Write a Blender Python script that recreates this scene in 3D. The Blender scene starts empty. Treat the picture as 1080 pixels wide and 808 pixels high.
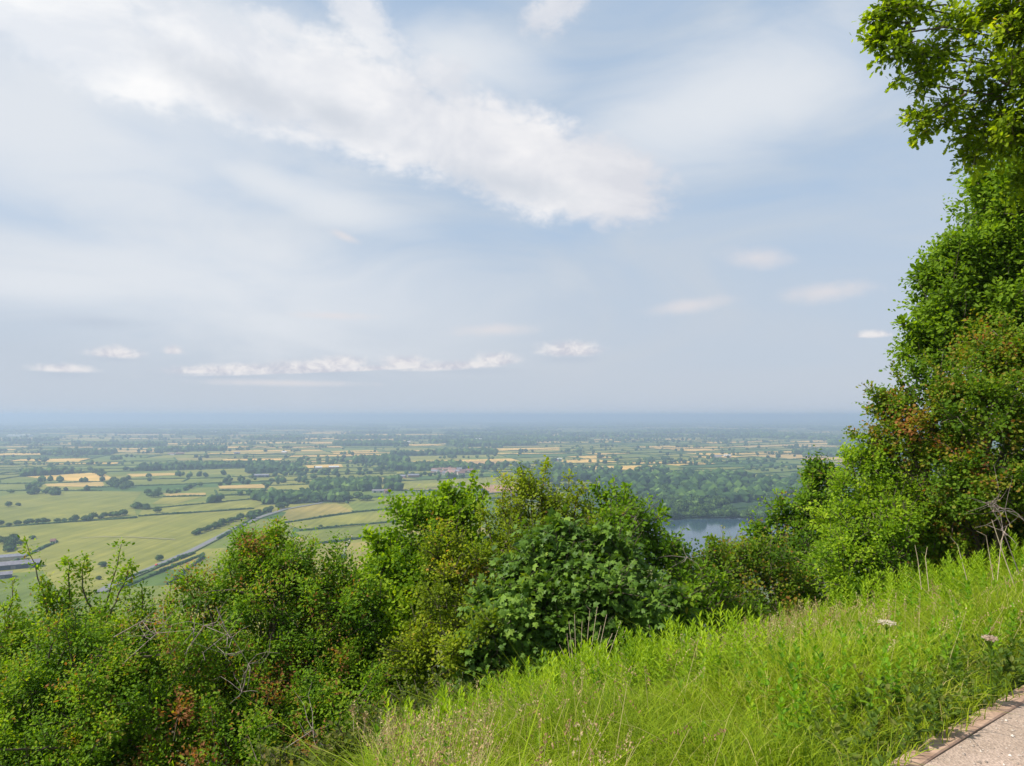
import bpy, math, random
import numpy as np
from mathutils import Vector
SEED = 11
rng = np.random.default_rng(SEED); random.seed(SEED)
scene = bpy.context.scene; C = scene.collection
R = math.radians
# ------------------------------------------------------------------ camera
F = 786.0; CX, CY, HY = 540.0, 404.0, 438.0
PITCH = math.atan((HY - CY) / F)
CAMZ = 1.6; PLAIN = -150.0
cd = bpy.data.cameras.new('camera'); cam = bpy.data.objects.new('camera', cd); C.objects.link(cam)
cd.sensor_width = 36; cd.lens = 36 * F / 1080; cd.clip_start = 0.05; cd.clip_end = 200000
cam.location = (0, 0, CAMZ); cam.rotation_euler = (R(90) + PITCH, 0, 0); scene.camera = cam
_c, _s = math.cos(PITCH), math.sin(PITCH)
def ray(px, py):
    x = (px - CX) / F; u = (CY - py) / F
    return x, _c - u * _s, _s + u * _c
def P(px, py, Y):
    x, y, z = ray(px, py); k = Y / y
    return np.array((x * k, Y, CAMZ + z * k))
def G(px, py, z=PLAIN):
    x, y, dz = ray(px, py); k = (z - CAMZ) / dz
    return np.array((x * k, y * k, z))
# hillside frame: n = downhill, t = along the path edge
NX, NY = -0.607, 0.795; TX, TY = 0.795, 0.607; EDGE = 1.62
def hs(x, y): return x * NX + y * NY - EDGE
def xy(s, t): d = s + EDGE; return d * NX + t * TX, d * NY + t * TY
def hill(s):
    s = np.asarray(s, dtype=float)
    a = np.clip(s, 0, 4.2); z = -(0.2 * a + 0.045 * a * a)
    b = np.clip(s - 4.2, 0, 160); z = z - (0.62 * b + 0.0008 * b * b)
    return np.maximum(z, PLAIN)
def gz(x, y): return hill(hs(x, y)) + 0.05 * np.sin(np.asarray(x) * 1.7) * np.sin(np.asarray(y) * 1.3) * (hs(x, y) > 0.5)
# ------------------------------------------------------------------ mesh helpers
def mesh_np(name, V, T, mat, parent=None, rnd=None, smooth=False, k=3):
    me = bpy.data.meshes.new(name); V = np.asarray(V, dtype=np.float32); T = np.asarray(T, dtype=np.int32)
    me.vertices.add(len(V)); me.vertices.foreach_set('co', V.ravel())
    me.loops.add(T.size); me.loops.foreach_set('vertex_index', T.ravel())
    me.polygons.add(len(T)); me.polygons.foreach_set('loop_start', np.arange(0, T.size, k, dtype=np.int32))
    me.polygons.foreach_set('use_smooth', np.full(len(T), smooth))
    if rnd is not None:
        a = me.attributes.new('rnd', 'FLOAT', 'FACE'); a.data.foreach_set('value', np.asarray(rnd, dtype=np.float32))
    me.update(calc_edges=True)
    if mat: me.materials.append(mat)
    return link(name, me, parent)
def link(name, me, parent=None):
    o = bpy.data.objects.new(name, me); C.objects.link(o)
    if parent: o.parent = parent
    return o
def pydata(name, V, Fc, mat, parent=None, smooth=False):
    me = bpy.data.meshes.new(name); me.from_pydata([tuple(map(float, v)) for v in V], [], Fc); me.update()
    if mat: me.materials.append(mat)
    if smooth: me.polygons.foreach_set('use_smooth', [True] * len(me.polygons))
    return link(name, me, parent)
def tag(o, label=None, cat=None, group=None, kind=None):
    if label: o['label'] = label
    if cat: o['category'] = cat
    if group: o['group'] = group
    if kind: o['kind'] = kind
    return o
def empty(name, loc, label, cat, group=None, rz=0):
    o = bpy.data.objects.new(name, None); C.objects.link(o); o.location = [float(v) for v in loc]; o.rotation_euler = (0, 0, rz)
    return tag(o, label, cat, group)
def local(o, parent):      # geometry is in world space: keep it there under its parent
    o.parent = parent; o.location = -Vector(parent.location); return o
def nrm(a): return a / (np.linalg.norm(a, axis=-1, keepdims=True) + 1e-9)
# ------------------------------------------------------------------ materials
def newmat(name):
    m = bpy.data.materials.new(name); m.use_nodes = True; nt = m.node_tree; b = nt.nodes['Principled BSDF']
    return m, nt, b
def ramp(nt, stops, interp='LINEAR'):
    r = nt.nodes.new('ShaderNodeValToRGB'); e = r.color_ramp.elements; r.color_ramp.interpolation = interp
    while len(e) < len(stops): e.new(0.5)
    for i, (p, c) in enumerate(stops): e[i].position = p; e[i].color = (*c, 1)
    return r
def leaf_mat(name, stops, trans=0.5, rough=0.55, tcol=(1.45, 1.4, 0.35), spec=0.12):
    m, nt, b = newmat(name); L = nt.links
    at = nt.nodes.new('ShaderNodeAttribute'); at.attribute_name = 'rnd'
    r = ramp(nt, stops); L.new(at.outputs['Fac'], r.inputs[0]); L.new(r.outputs[0], b.inputs['Base Color'])
    b.inputs['Roughness'].default_value = rough; b.inputs['Specular IOR Level'].default_value = spec
    mx = nt.nodes.new('ShaderNodeMixRGB'); mx.blend_type = 'MULTIPLY'; mx.inputs[0].default_value = 1; mx.inputs[2].default_value = (*tcol, 1)
    L.new(r.outputs[0], mx.inputs[1]); tr = nt.nodes.new('ShaderNodeBsdfTranslucent'); L.new(mx.outputs[0], tr.inputs[0])
    ms = nt.nodes.new('ShaderNodeMixShader'); ms.inputs[0].default_value = trans
    L.new(b.outputs[0], ms.inputs[1]); L.new(tr.outputs[0], ms.inputs[2]); L.new(ms.outputs[0], nt.nodes['Material Output'].inputs[0])
    return m
def flat_mat(name, c, rough=0.8, c2=None, scale=5.0, bump=0.0, metal=0.0, detail=6):
    m, nt, b = newmat(name); L = nt.links; b.inputs['Roughness'].default_value = rough; b.inputs['Metallic'].default_value = metal
    if c2 is None: c2 = tuple(v * 0.75 for v in c)
    tc = nt.nodes.new('ShaderNodeTexCoord'); n = nt.nodes.new('ShaderNodeTexNoise'); n.inputs['Scale'].default_value = scale; n.inputs['Detail'].default_value = detail
    L.new(tc.outputs['Object'], n.inputs['Vector']); r = ramp(nt, [(0.35, c2), (0.65, c)]); L.new(n.outputs[0], r.inputs[0]); L.new(r.outputs[0], b.inputs['Base Color'])
    if bump:
        bp = nt.nodes.new('ShaderNodeBump'); bp.inputs['Strength'].default_value = bump; bp.inputs['Distance'].default_value = 0.02
        L.new(n.outputs[0], bp.inputs['Height']); L.new(bp.outputs[0], b.inputs['Normal'])
    return m
BARK = flat_mat('bark', (0.16, 0.12, 0.085), 0.9, (0.07, 0.05, 0.035), 18, 0.5)
DEADWOOD = flat_mat("dead_wood", (.34, .27, .23), 0.9, (.2, .15, .13), 25, 0.3)
red = (0.20, 0.085, 0.03)
M_HAW = leaf_mat('hawthorn_leaf', [(0, (.04, .1, .008)), (.35, (.1, .2, .012)), (.62, (.18, .31, .016)), (.82, (.27, .37, .025)), (.91, (.28, .18, .045)), (1, (.3, .13, .05))])
M_HAWL = leaf_mat('bright_hawthorn_leaf', [(0, (.06, .13, .01)), (.4, (.14, .26, .014)), (.7, (.24, .37, .02)), (.87, (.34, .38, .03)), (1, (.32, .17, .05))])
M_MAPLE = leaf_mat('field_maple_leaf', [(0, (.07, .15, .008)), (.4, (.17, .29, .012)), (.8, (.29, .42, .018)), (1, (.4, .5, .035))])
M_OLIVE = leaf_mat('olive_leaf', [(0, (.09, .14, .01)), (.4, (.19, .26, .014)), (.7, (.3, .37, .02)), (.87, (.4, .38, .035)), (1, (.42, .22, .06))])
M_SYC = leaf_mat('sycamore_leaf', [(0, (.04, .09, .012)), (.45, (.095, .18, .02)), (.8, (.17, .28, .032)), (1, (.28, .38, .05))], 0.35, 0.5, spec=0.22)
M_BROWN = leaf_mat('rusty_hawthorn_leaf', [(0, (.045, .1, .008)), (.35, (.1, .19, .012)), (.62, (.18, .28, .018)), (.78, (.27, .25, .03)), (.9, (.32, .17, .04)), (1, (.33, .13, .045))])
M_ASH = leaf_mat('ash_leaf', [(0, (.07, .14, .01)), (.5, (.17, .28, .016)), (.85, (.28, .41, .028)), (1, (.38, .5, .05))])
M_OAK = leaf_mat('oak_leaf', [(0, (.09, .15, .008)), (.4, (.2, .29, .01)), (.75, (.34, .44, .014)), (.93, (.48, .5, .025)), (1, (.48, .3, .05))], 0.6)
M_BRAM = leaf_mat('bramble_leaf', [(0, (.07, .11, .02)), (.5, (.14, .17, .03)), (.8, (.22, .2, .06)), (1, (.32, .2, .1))])
M_GRASS = leaf_mat('grass_blade', [(0, (.08, .15, .01)), (.25, (.17, .25, .012)), (.6, (.28, .38, .014)), (.82, (.38, .45, .025)), (1, (.48, .41, .15))], 0.45, 0.6, (1.2, 1.2, .5), .15)
M_WEED = leaf_mat('willowherb_leaf', [(0, (.11, .2, .01)), (.5, (.23, .36, .014)), (1, (.38, .5, .03))], 0.45, 0.5)
M_HAWL2 = leaf_mat('broad_weed_leaf', [(0, (.07, .16, .01)), (.6, (.16, .32, .015)), (1, (.3, .4, .04))])
M_WEED2 = leaf_mat('dull_weed_leaf', [(0, (.06, .12, .02)), (.6, (.13, .2, .03)), (1, (.2, .2, .05))])
M_SEED = leaf_mat('seed_head', [(0, (.34, .19, .1)), (.5, (.48, .34, .17)), (1, (.55, .47, .24))], 0.3, 0.8, (1, 1, .8))
# ------------------------------------------------------------------ leaf templates (x across, y along, z up)
def fan(outline, c):
    V = [c] + outline; n = len(outline); return np.array(V, float), np.array([(0, i + 1, (i + 1) % n + 1) for i in range(n)])
T_SMALL = (np.array([(0, 0, 0), (.36, .5, .09), (0, 1, -.03), (-.36, .5, .09)], float), np.array([(0, 1, 2), (0, 2, 3)]))
T_LOBE = fan([(0, 0, 0), (.2, .2, .03), (.42, .3, .05), (.3, .5, .04), (.38, .75, .06), (.12, .8, .02), (0, 1, -.04), (-.12, .8, .02), (-.38, .75, .06), (-.3, .5, .04), (-.42, .3, .05), (-.2, .2, .03)], (0, .45, 0))
T_OVAL = (np.array([(0, 0, 0), (.26, .3, .05), (.26, .68, .04), (0, 1, -.08), (-.26, .68, .04), (-.26, .3, .05)], float), np.array([(0, 1, 2), (0, 2, 3), (0, 3, 4), (0, 4, 5)]))
T_PALM = fan([(0, 0, 0), (.28, -.06, .0), (.5, .18, -.06), (.34, .3, 0), (.56, .62, -.08), (.24, .58, 0), (.0, 1.0, -.12), (-.24, .58, 0), (-.56, .62, -.08), (-.34, .3, 0), (-.5, .18, -.06), (-.28, -.06, 0)], (0, .32, .05))
T_OAK = fan([(0, 0, 0), (.1, .18, 0), (.24, .28, .04), (.13, .38, 0), (.3, .52, .05), (.16, .62, 0), (.27, .78, .04), (0, 1, -.05), (-.27, .78, .04), (-.16, .62, 0), (-.3, .52, .05), (-.13, .38, 0), (-.24, .28, .04), (-.1, .18, 0)], (0, .55, -.01))
T_LANCE = (np.array([(0, 0, 0), (.14, .4, .03), (0, 1, -.12), (-.14, .4, .03)], float), np.array([(0, 1, 2), (0, 2, 3)]))
def leaf_arrays(Pn, D, N, S, tpl):
    tv, tf = tpl; D = nrm(D); N = nrm(N - D * np.sum(N * D, 1, keepdims=True)); B = np.cross(D, N)
    n = len(Pn); S = np.asarray(S).reshape(n, 1, 1)
    V = Pn[:, None, :] + S * (tv[None, :, 0, None] * B[:, None] + tv[None, :, 1, None] * D[:, None] + tv[None, :, 2, None] * N[:, None])
    T = tf[None] + (np.arange(n) * len(tv))[:, None, None]
    return V.reshape(-1, 3), T.reshape(-1, 3), len(tf)
def leaves(name, Pn, D, N, S, tpl, rnd, mat, parent):
    V, T, k = leaf_arrays(Pn, D, N, S, tpl)
    o = mesh_np(name, V, T, mat, None, np.repeat(rnd, k)); return local(o, parent)
# ------------------------------------------------------------------ tubes
def tube_arrays(paths, sides=5):
    Vs, Ts, off = [], [], 0; ang = np.arange(sides) * 2 * math.pi / sides
    for pts, rad in paths:
        pts = np.asarray(pts, float); n = len(pts); rad = np.asarray(rad, float)
        tg = nrm(np.gradient(pts, axis=0)); ref = np.array((0.3, 0.9, 0.25)) if abs(tg[0][2]) > .8 else np.array((0.05, 0.1, 1.0))
        u = nrm(np.cross(tg, ref)); v = np.cross(tg, u)
        ring = pts[:, None] + rad[:, None, None] * (np.cos(ang)[None, :, None] * u[:, None] + np.sin(ang)[None, :, None] * v[:, None])
        Vs.append(ring.reshape(-1, 3))
        for i in range(n - 1):
            a = off + i * sides; j = np.arange(sides); j2 = (j + 1) % sides
            Ts.append(np.stack([a + j, a + j2, a + sides + j2], 1)); Ts.append(np.stack([a + j, a + sides + j2, a + sides + j], 1))
        off += n * sides
    return np.concatenate(Vs), np.concatenate(Ts)
def curve_pts(a, b, n=5, wob=0.1, sag=0.0, r=rng):
    a = np.asarray(a, float); b = np.asarray(b, float); L = np.linalg.norm(b - a); t = np.linspace(0, 1, n)[:, None]
    p = a + (b - a) * t + r.normal(0, wob * L, 3) * np.sin(t * math.pi) + np.array((0, 0, sag * L)) * np.sin(t * math.pi)
    p[1:-1] += r.normal(0, wob * L * .25, (n - 2, 3)); return p
def tubes(name, paths, mat, parent, sides=5):
    V, T = tube_arrays(paths, sides); return local(mesh_np(name, V, T, mat, None, None, True), parent)
# ------------------------------------------------------------------ near shrubs and trees
def shrub(name, label, cat, base, lobes, mat, tpl, leaf, clumps=9, twigs=7, per=12, twigL=.3, spread=.14, tips=1.0, shoots=(), dead=(), up=.5, group=None, seed=1, stem_r=.05, droop=0.0, inner=1.0, back=.35, limb=None, bias=0.0):
    r = np.random.default_rng(seed)
    root = empty(name, base, label, cat, group)
    paths = []; O, D, Lh, TR = [], [], [], []
    base = np.asarray(base, float)
    if limb is not None: paths.append((curve_pts(base, limb + (.2, .1, 1.2), 9, .03, r=r), np.linspace(.26, .14, 9)))
    for (px, py, Y, rp, *asp) in lobes:
        c = P(px, py, Y); rad = rp / F * Y; az = asp[0] if asp else 0.85
        rv = np.array((rad, rad * .9, rad * az))
        st0 = base + r.normal(0, .12, 3) * (1, 1, 0)
        if limb is not None: st0 = limb + r.normal(0, .25, 3)
        stem = curve_pts(st0, c, 7, .08, r=r); w = stem_r * (0.6 + .5 * rad)
        paths.append((stem, np.linspace(w, w * .45, 7)))
        nc = max(5, int(4 * math.pi * rad * rad * clumps * .62))
        u = nrm(r.normal(size=(nc, 3))); keep = (u[:, 1] < .25) | (u[:, 2] > .55) | (r.random(nc) < back); u = u[keep]
        ph = r.uniform(0, 6.28, (3, 3)); bump = sum(np.sin(u @ nrm(r.normal(size=3)) * k + ph[0, i]) for i, k in enumerate((3.5, 6.0, 9.0))) / 2.2
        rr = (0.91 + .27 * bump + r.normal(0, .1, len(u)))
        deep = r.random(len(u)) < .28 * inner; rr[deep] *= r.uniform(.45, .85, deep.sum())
        cc = c + u * rv * rr[:, None]
        for i in range(len(cc)):
            if i % 2 == 0 and u[i][1] < .5:
                st = stem[r.integers(3, 7)] if r.random() < .5 else c + (cc[i] - c) * .1
                wb = .006 + .01 * rad * r.random(); e = cc[i] + u[i] * twigL * .5
                paths.append((curve_pts(st, e, 5, .07, .03, r=r), np.linspace(wb * 1.6, .002, 5)))
        ctint = r.normal(0, .15, len(cc)) + r.normal(bias, .07)
        for i in range(int(twigs * 1.6 + .5)):
            d = nrm(u * .7 + np.array((0, 0, up)) + r.normal(0, .6, u.shape)); n = len(u)
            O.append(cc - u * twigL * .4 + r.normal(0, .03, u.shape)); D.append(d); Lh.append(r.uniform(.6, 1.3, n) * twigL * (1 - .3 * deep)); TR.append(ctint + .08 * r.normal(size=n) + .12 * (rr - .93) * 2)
    for sh in shoots:
        (px, py, Y, x0, y0, Ls) = sh[:6]; a = P(x0, y0, Y); b = P(px, py, Y); pts = curve_pts(a, b, 9, .03, .02, r=r)
        paths.append((pts, np.linspace(.014, .003, 9)))
        m = int(np.linalg.norm(b - a) / .028); k = r.uniform(0, 8, m); i = np.minimum(k.astype(int), 7); fr = (k - i)[:, None]
        q = pts[i] * (1 - fr) + pts[i + 1] * fr; ax = nrm(b - a)
        O.append(q); D.append(nrm(ax * .7 + r.normal(0, .8, q.shape) + (0, 0, .2))); Lh.append(r.uniform(.3, 1, m) * Ls * (1.1 - k / 10)); TR.append(.1 + .12 * r.normal(size=m) + .06 * k / 8)
    O = np.concatenate(O); D = np.concatenate(D); Lh = np.concatenate(Lh); TR = np.concatenate(TR)
    n = len(O); rep = lambda a: np.repeat(a, per, axis=0)
    t = np.tile((np.arange(per) + .5) / per, n) + r.normal(0, .03, n * per)
    Dr = rep(D); side = r.normal(size=(n * per, 3)); side = nrm(side - Dr * np.sum(side * Dr, 1, keepdims=True))
    sp = spread * (1.05 - .7 * t) * r.random(n * per)
    pos = rep(O) + Dr * (rep(Lh) * t)[:, None] + side * sp[:, None]; pos[:, 2] -= droop * t * rep(Lh)
    ld = nrm(Dr * .5 + side * .9 + r.normal(0, .25, side.shape) + (0, 0, -droop))
    ln = nrm(np.array((-.25, -.25, .9)) * .8 + Dr * .35 + r.normal(0, .45, side.shape))
    sz = leaf * r.uniform(.6, 1.3, n * per) * (1.15 - .35 * t) * rep(r.uniform(.8, 1.2, n))
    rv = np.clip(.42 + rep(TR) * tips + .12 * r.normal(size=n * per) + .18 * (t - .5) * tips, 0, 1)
    zz = gz(pos[:, 0], pos[:, 1]); ok = pos[:, 2] > zz
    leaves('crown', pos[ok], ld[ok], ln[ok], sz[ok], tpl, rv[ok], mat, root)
    # a thin twig along a share of the sprays
    for i in r.choice(n, min(n, 900), replace=False):
        paths.append(((O[i], O[i] + D[i] * Lh[i] * .5, O[i] + D[i] * Lh[i]), (.004, .003, .0015)))
    tubes('trunk', paths, BARK, root)
    if dead:
        for (pl, Y) in dead:
            dp = []
            pts = [P(x, y, Y) for x, y in pl]; dp.append((pts, np.linspace(.0055, .0015, len(pts))))
            for i in range(1, len(pts)):
                for _ in range(6):
                    e = pts[i] + r.normal(0, .15, 3) + (0, -.05, .04); dp.append((curve_pts(pts[i], e, 4, .14, r=r), np.linspace(.003, .001, 4)))
            tubes('dead_branch', dp, DEADWOOD, root)
    return root
def ground(px, Y): x = (px - CX) / F * Y; return (x, Y, float(gz(x, Y)))

shrub('hawthorn_bush', 'broad hawthorn bush with bare pale twigs and rusty tips, left of the grass', 'bush', ground(280, 9.2),
      [(290, 640, 9.2, 78), (232, 690, 8.8, 85), (345, 690, 9.2, 72), (180, 765, 8.2, 95), (310, 775, 8.3, 90), (285, 592, 9.5, 38), (268, 600, 9.5, 44), (335, 610, 9.6, 40), (365, 760, 8.0, 55), (240, 840, 7.8, 100), (340, 850, 7.6, 80), (270, 680, 10.1, 70), (330, 665, 10.1, 60), (215, 720, 9.8, 70), (280, 750, 9.3, 90), (370, 800, 8.6, 60), (365, 640, 9.6, 36), (150, 790, 8.6, 70)],
      M_HAW, T_OVAL, .041, clumps=11, twigs=9, per=15, seed=3, tips=1.3, bias=.09, shoots=[(292, 549, 9.4, 285, 610, .2), (262, 566, 9.4, 262, 620, .2), (330, 572, 9.5, 322, 620, .2), (240, 585, 9.3, 250, 640, .2), (355, 590, 9.6, 345, 640, .2), (210, 610, 9, 225, 660, .2)],
      dead=[([(120, 672), (150, 655), (172, 658), (180, 690)], 7.9), ([(195, 690), (215, 660), (245, 672), (262, 700), (255, 730)], 7.75), ([(228, 640), (240, 668), (238, 690)], 7.8), ([(130, 700), (165, 668), (205, 664)], 7.8), ([(300, 790), (330, 770), (345, 790)], 7.0)])
shrub('hawthorn_bush', 'hawthorn bush with loose upright shoots against the farmland, leftmost of the bushes', 'bush', ground(60, 8.8),
      [(105, 705, 8.6, 66), (40, 745, 8.3, 80), (150, 670, 8.9, 45), (28, 690, 9, 40), (95, 790, 7.9, 90), (-10, 810, 7.9, 90), (-40, 720, 8.6, 60), (60, 850, 7.6, 80), (85, 660, 9, 34), (70, 740, 9.6, 80), (130, 730, 9.6, 60)],
      M_HAWL, T_OVAL, .04, clumps=11, twigs=9, per=15, seed=5, tips=1.2, bias=.03,
      shoots=[(28, 572, 8.9, 55, 670, .22), (45, 610, 8.9, 60, 680, .2), (72, 590, 8.9, 70, 670, .2), (128, 574, 8.9, 105, 660, .24), (90, 588, 9, 100, 650, .2), (138, 590, 8.8, 110, 660, .2), (60, 622, 8.9, 80, 680, .22), (15, 612, 8.8, 8, 700, .22), (3, 640, 8.8, 10, 710, .2), (150, 618, 8.9, 150, 660, .2), (180, 612, 8.9, 175, 660, .2)])
shrub('field_maple', 'bright green field maple with two rounded heads, just left of the olive bush', 'tree', ground(430, 10.5),
      [(494, 540, 10.7, 32), (450, 560, 10.6, 42), (410, 592, 10.3, 34), (455, 620, 10.2, 55), (395, 660, 9.8, 48), (420, 715, 9.4, 60), (500, 590, 10.5, 40), (378, 720, 9.2, 50), (440, 760, 8.8, 50), (430, 600, 10.9, 52), (400, 640, 10.6, 45), (480, 585, 11, 44)],
      M_MAPLE, T_LOBE, .06, clumps=11, twigs=8, per=10, seed=7, twigL=.34, shoots=[(500, 500, 10.7, 492, 545, .2), (470, 512, 10.6, 460, 560, .2), (512, 512, 10.7, 500, 550, .2), (385, 560, 10.3, 410, 590, .2), (440, 518, 10.6, 450, 560, .2)])
shrub('olive_bush', 'tall yellowish olive bush with feathery russet tips, highest in the middle of the photo', 'bush', ground(530, 9.9),
      [(560, 545, 10.2, 42, 1.1), (530, 580, 9.9, 48), (482, 640, 9.3, 50), (520, 640, 9.3, 50), (450, 695, 8.9, 44), (598, 548, 10.2, 38), (488, 690, 7.9, 28), (515, 660, 7.9, 18), (470, 590, 9.8, 30), (560, 590, 9.2, 40)],
      M_OLIVE, T_SMALL, .045, clumps=11, twigs=8, per=14, seed=9, shoots=[(548, 495, 10.1, 555, 550, .18), (578, 488, 10.2, 572, 545, .2), (600, 500, 10.2, 595, 550, .18), (530, 515, 10, 535, 560, .18), (615, 512, 10.2, 605, 550, .18), (505, 535, 10, 520, 580, .18)])
shrub('sycamore_sapling', 'dense blue-green sycamore with large lobed leaves standing over the top of the grass bank', 'tree', ground(590, 8.7),
      [(585, 602, 8.7, 44), (560, 650, 8.4, 52), (620, 640, 8.5, 50), (664, 640, 8.6, 42), (532, 685, 8.3, 40), (620, 685, 8.3, 38), (700, 650, 8.9, 24), (580, 690, 8.2, 34), (598, 578, 9.0, 26), (640, 590, 9.0, 34), (548, 608, 8.8, 30), (520, 640, 8.6, 22), (510, 700, 8.0, 26)],
      M_SYC, T_PALM, .082, clumps=16, twigs=7, per=8, bias=.04, seed=13, twigL=.34, spread=.17, droop=.15, tips=.8, shoots=[(590, 548, 8.9, 592, 590, .2), (560, 575, 8.8, 560, 610, .2), (632, 560, 8.9, 632, 600, .2), (655, 575, 8.9, 645, 610, .2), (690, 605, 8.8, 670, 635, .2), (505, 650, 8.4, 530, 670, .2)])
shrub('green_bush', 'mid green bush with pale stems and thin shoots reaching toward the lake', 'bush', ground(690, 10.5),
      [(648, 556, 10.5, 38), (684, 585, 10.3, 40), (722, 625, 10, 36), (705, 640, 8.9, 34), (640, 575, 9.6, 40), (735, 655, 9.7, 32), (705, 592, 10.4, 22)],
      M_HAW, T_OVAL, .065, clumps=11, twigs=6, per=10, seed=15, tips=.6, shoots=[(628, 506, 10.4, 640, 555, .18), (660, 512, 10.4, 655, 555, .2), (700, 540, 10.4, 680, 570, .14), (690, 556, 10.4, 685, 580, .14), (640, 520, 10.4, 650, 560, .2)],
      dead=[([(655, 640), (690, 610), (725, 588)], 9.4), ([(640, 600), (660, 575), (670, 545)], 9.8)])
shrub('bronze_hawthorn', 'low bronze-tinged hawthorn bush just below the lake', 'bush', ground(775, 11),
      [(752, 597, 11.2, 30), (790, 594, 11.2, 28), (720, 600, 11.3, 24), (765, 590, 11.6, 26), (803, 598, 11.2, 32), (780, 635, 10.8, 40), (742, 640, 10.5, 30), (825, 630, 11, 34), (770, 660, 10.3, 34)],
      M_BROWN, T_LOBE, .045, clumps=12, twigs=8, per=11, seed=17, bias=.1, shoots=[(750, 568, 11.1, 755, 600, .15), (785, 570, 11.1, 788, 600, .15)])
shrub('green_bush', 'leafy green bush with a few brown patches, right of the lake under the tall hedge', 'bush', ground(835, 12.5),
      [(826, 560, 12.6, 34), (806, 578, 12.5, 26), (858, 535, 12.7, 36), (850, 590, 12.2, 38), (872, 505, 12.8, 28), (870, 620, 11.5, 36), (835, 640, 11.4, 30)],
      M_HAW, T_OVAL, .065, clumps=11, twigs=6, per=10, seed=19, tips=.9, shoots=[(792, 545, 12.5, 806, 575, .16), (818, 520, 12.6, 830, 555, .16), (850, 495, 12.7, 862, 525, .16)])
shrub('bright_bush', 'light yellow-green bush growing down to the grass, in front of the dark hawthorn', 'bush', ground(915, 10.6),
      [(912, 540, 10.7, 46), (930, 500, 11, 38), (900, 590, 10.2, 42), (945, 585, 10.2, 42), (880, 560, 10.8, 28), (915, 625, 9.8, 34), (950, 540, 10.7, 34)],
      M_MAPLE, T_SMALL, .055, clumps=12, twigs=8, per=12, seed=21, shoots=[(890, 478, 11, 905, 510, .16), (905, 462, 11, 920, 500, .16)])
shrub('hawthorn_tree', 'large dark hawthorn with rust-red flushes and deep shade beneath, at the right edge', 'tree', ground(1040, 10.6),
      [(992, 420, 10.8, 46), (1040, 435, 10.4, 62), (958, 468, 11, 40), (1020, 515, 10.4, 52), (1090, 500, 10, 70), (990, 560, 10.7, 42), (1120, 400, 10.4, 80), (1160, 540, 10, 80), (940, 430, 11.2, 22), (1060, 380, 10.9, 50), (1060, 565, 10.9, 36), (1000, 520, 12.2, 70), (1080, 560, 12.2, 70), (960, 560, 12, 50), (1040, 600, 11.8, 40)],
      M_BROWN, T_LOBE, .05, clumps=14, twigs=8, per=12, seed=23, shoots=[(908, 404, 11.1, 945, 440, .16), (916, 430, 11.1, 950, 455, .14), (938, 385, 11, 965, 430, .18), (890, 455, 11.2, 945, 475, .16), (975, 372, 10.9, 990, 420, .18)], stem_r=.07, bias=.13,
      dead=[([(1075, 605), (1058, 560), (1045, 530)], 8.2), ([(1080, 548), (1060, 538), (1048, 540)], 8.2)])
shrub('ash_tree', 'tall bright green ash tree rising against the sky behind the dark hawthorn', 'tree', ground(1090, 13),
      [(1000, 330, 13.2, 42), (1048, 275, 13.2, 48), (975, 372, 13.2, 30), (1060, 340, 13, 58), (1046, 215, 13.2, 36), (1120, 270, 13.2, 80), (1120, 360, 12.8, 70), (1150, 170, 13.2, 80), (1078, 190, 13, 34), (1010, 270, 13.3, 26), (990, 295, 13.2, 24), (1050, 300, 14, 60), (1080, 220, 14, 60), (1020, 345, 14, 50)],
      M_ASH, T_OVAL, .09, clumps=14, twigs=6, per=10, seed=25, twigL=.4, spread=.2, tips=.7, stem_r=.1, shoots=[(968, 284, 13.2, 992, 310, .2), (1020, 190, 13.2, 1042, 215, .2), (945, 338, 13.2, 975, 360, .18)])
# oak overhead: boughs come in from a trunk standing right of the frame
oak = shrub('oak_tree', 'oak with sunlit lobed leaves hanging in from the top right corner', 'tree', ground(1330, 9.2),
      [(1055, 20, 8.2, 44), (1008, 25, 8.2, 26), (970, 8, 8.2, 18), (1062, 90, 8.1, 40), (1020, 82, 8.1, 18), (935, 12, 8.2, 9), (950, 50, 8.1, 10), (990, 55, 8.3, 14), (928, 38, 8.2, 8), (972, 88, 8.2, 9), (972, 125, 8.2, 8), (1000, 112, 8.2, 10), (1025, 165, 8.3, 9), (1100, 60, 8, 70), (1035, 140, 8.4, 22), (1075, 150, 8.4, 34), (1085, 195, 8.6, 30), (1110, 150, 8.4, 50), (1150, 100, 8, 90), (1180, -20, 8, 100), (1060, -50, 8, 60), (1250, 50, 8.6, 110), (975, 60, 8.2, 16)],
      M_OAK, T_OAK, .078, clumps=16, twigs=5, per=8, seed=27, twigL=.26, spread=.12, up=.1, droop=.25, inner=1.2, stem_r=.03, limb=P(1330, 60, 8.6),
      shoots=[(908, 20, 8.2, 960, 25, .1), (912, 42, 8.2, 965, 30, .1), (940, 88, 8.2, 985, 70, .08), (966, 95, 8.2, 1000, 72, .1), (925, 65, 8.2, 975, 55, .1), (1000, 150, 8.3, 1040, 130, .1), (966, 145, 8.3, 1040, 122, .04), (1015, 165, 8.3, 1050, 140, .08), (940, 0, 8.2, 970, 10, .1)])
shrub('bramble_patch', 'low sprawling bramble with dull brownish leaves at the left end of the grass bank', 'bramble', ground(440, 7),
      [(440, 760, 7.0, 36, .6), (400, 785, 6.4, 40, .6), (350, 815, 6.2, 50, .7), (300, 840, 6.2, 60, .7), (486, 742, 7.5, 30, .6), (370, 815, 6.6, 40, .6), (450, 790, 6.8, 36, .5), (520, 732, 7.7, 22, .6)],
      M_BRAM, T_OVAL, .05, clumps=22, twigs=6, per=9, seed=29, twigL=.22, tips=1.2)
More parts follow.
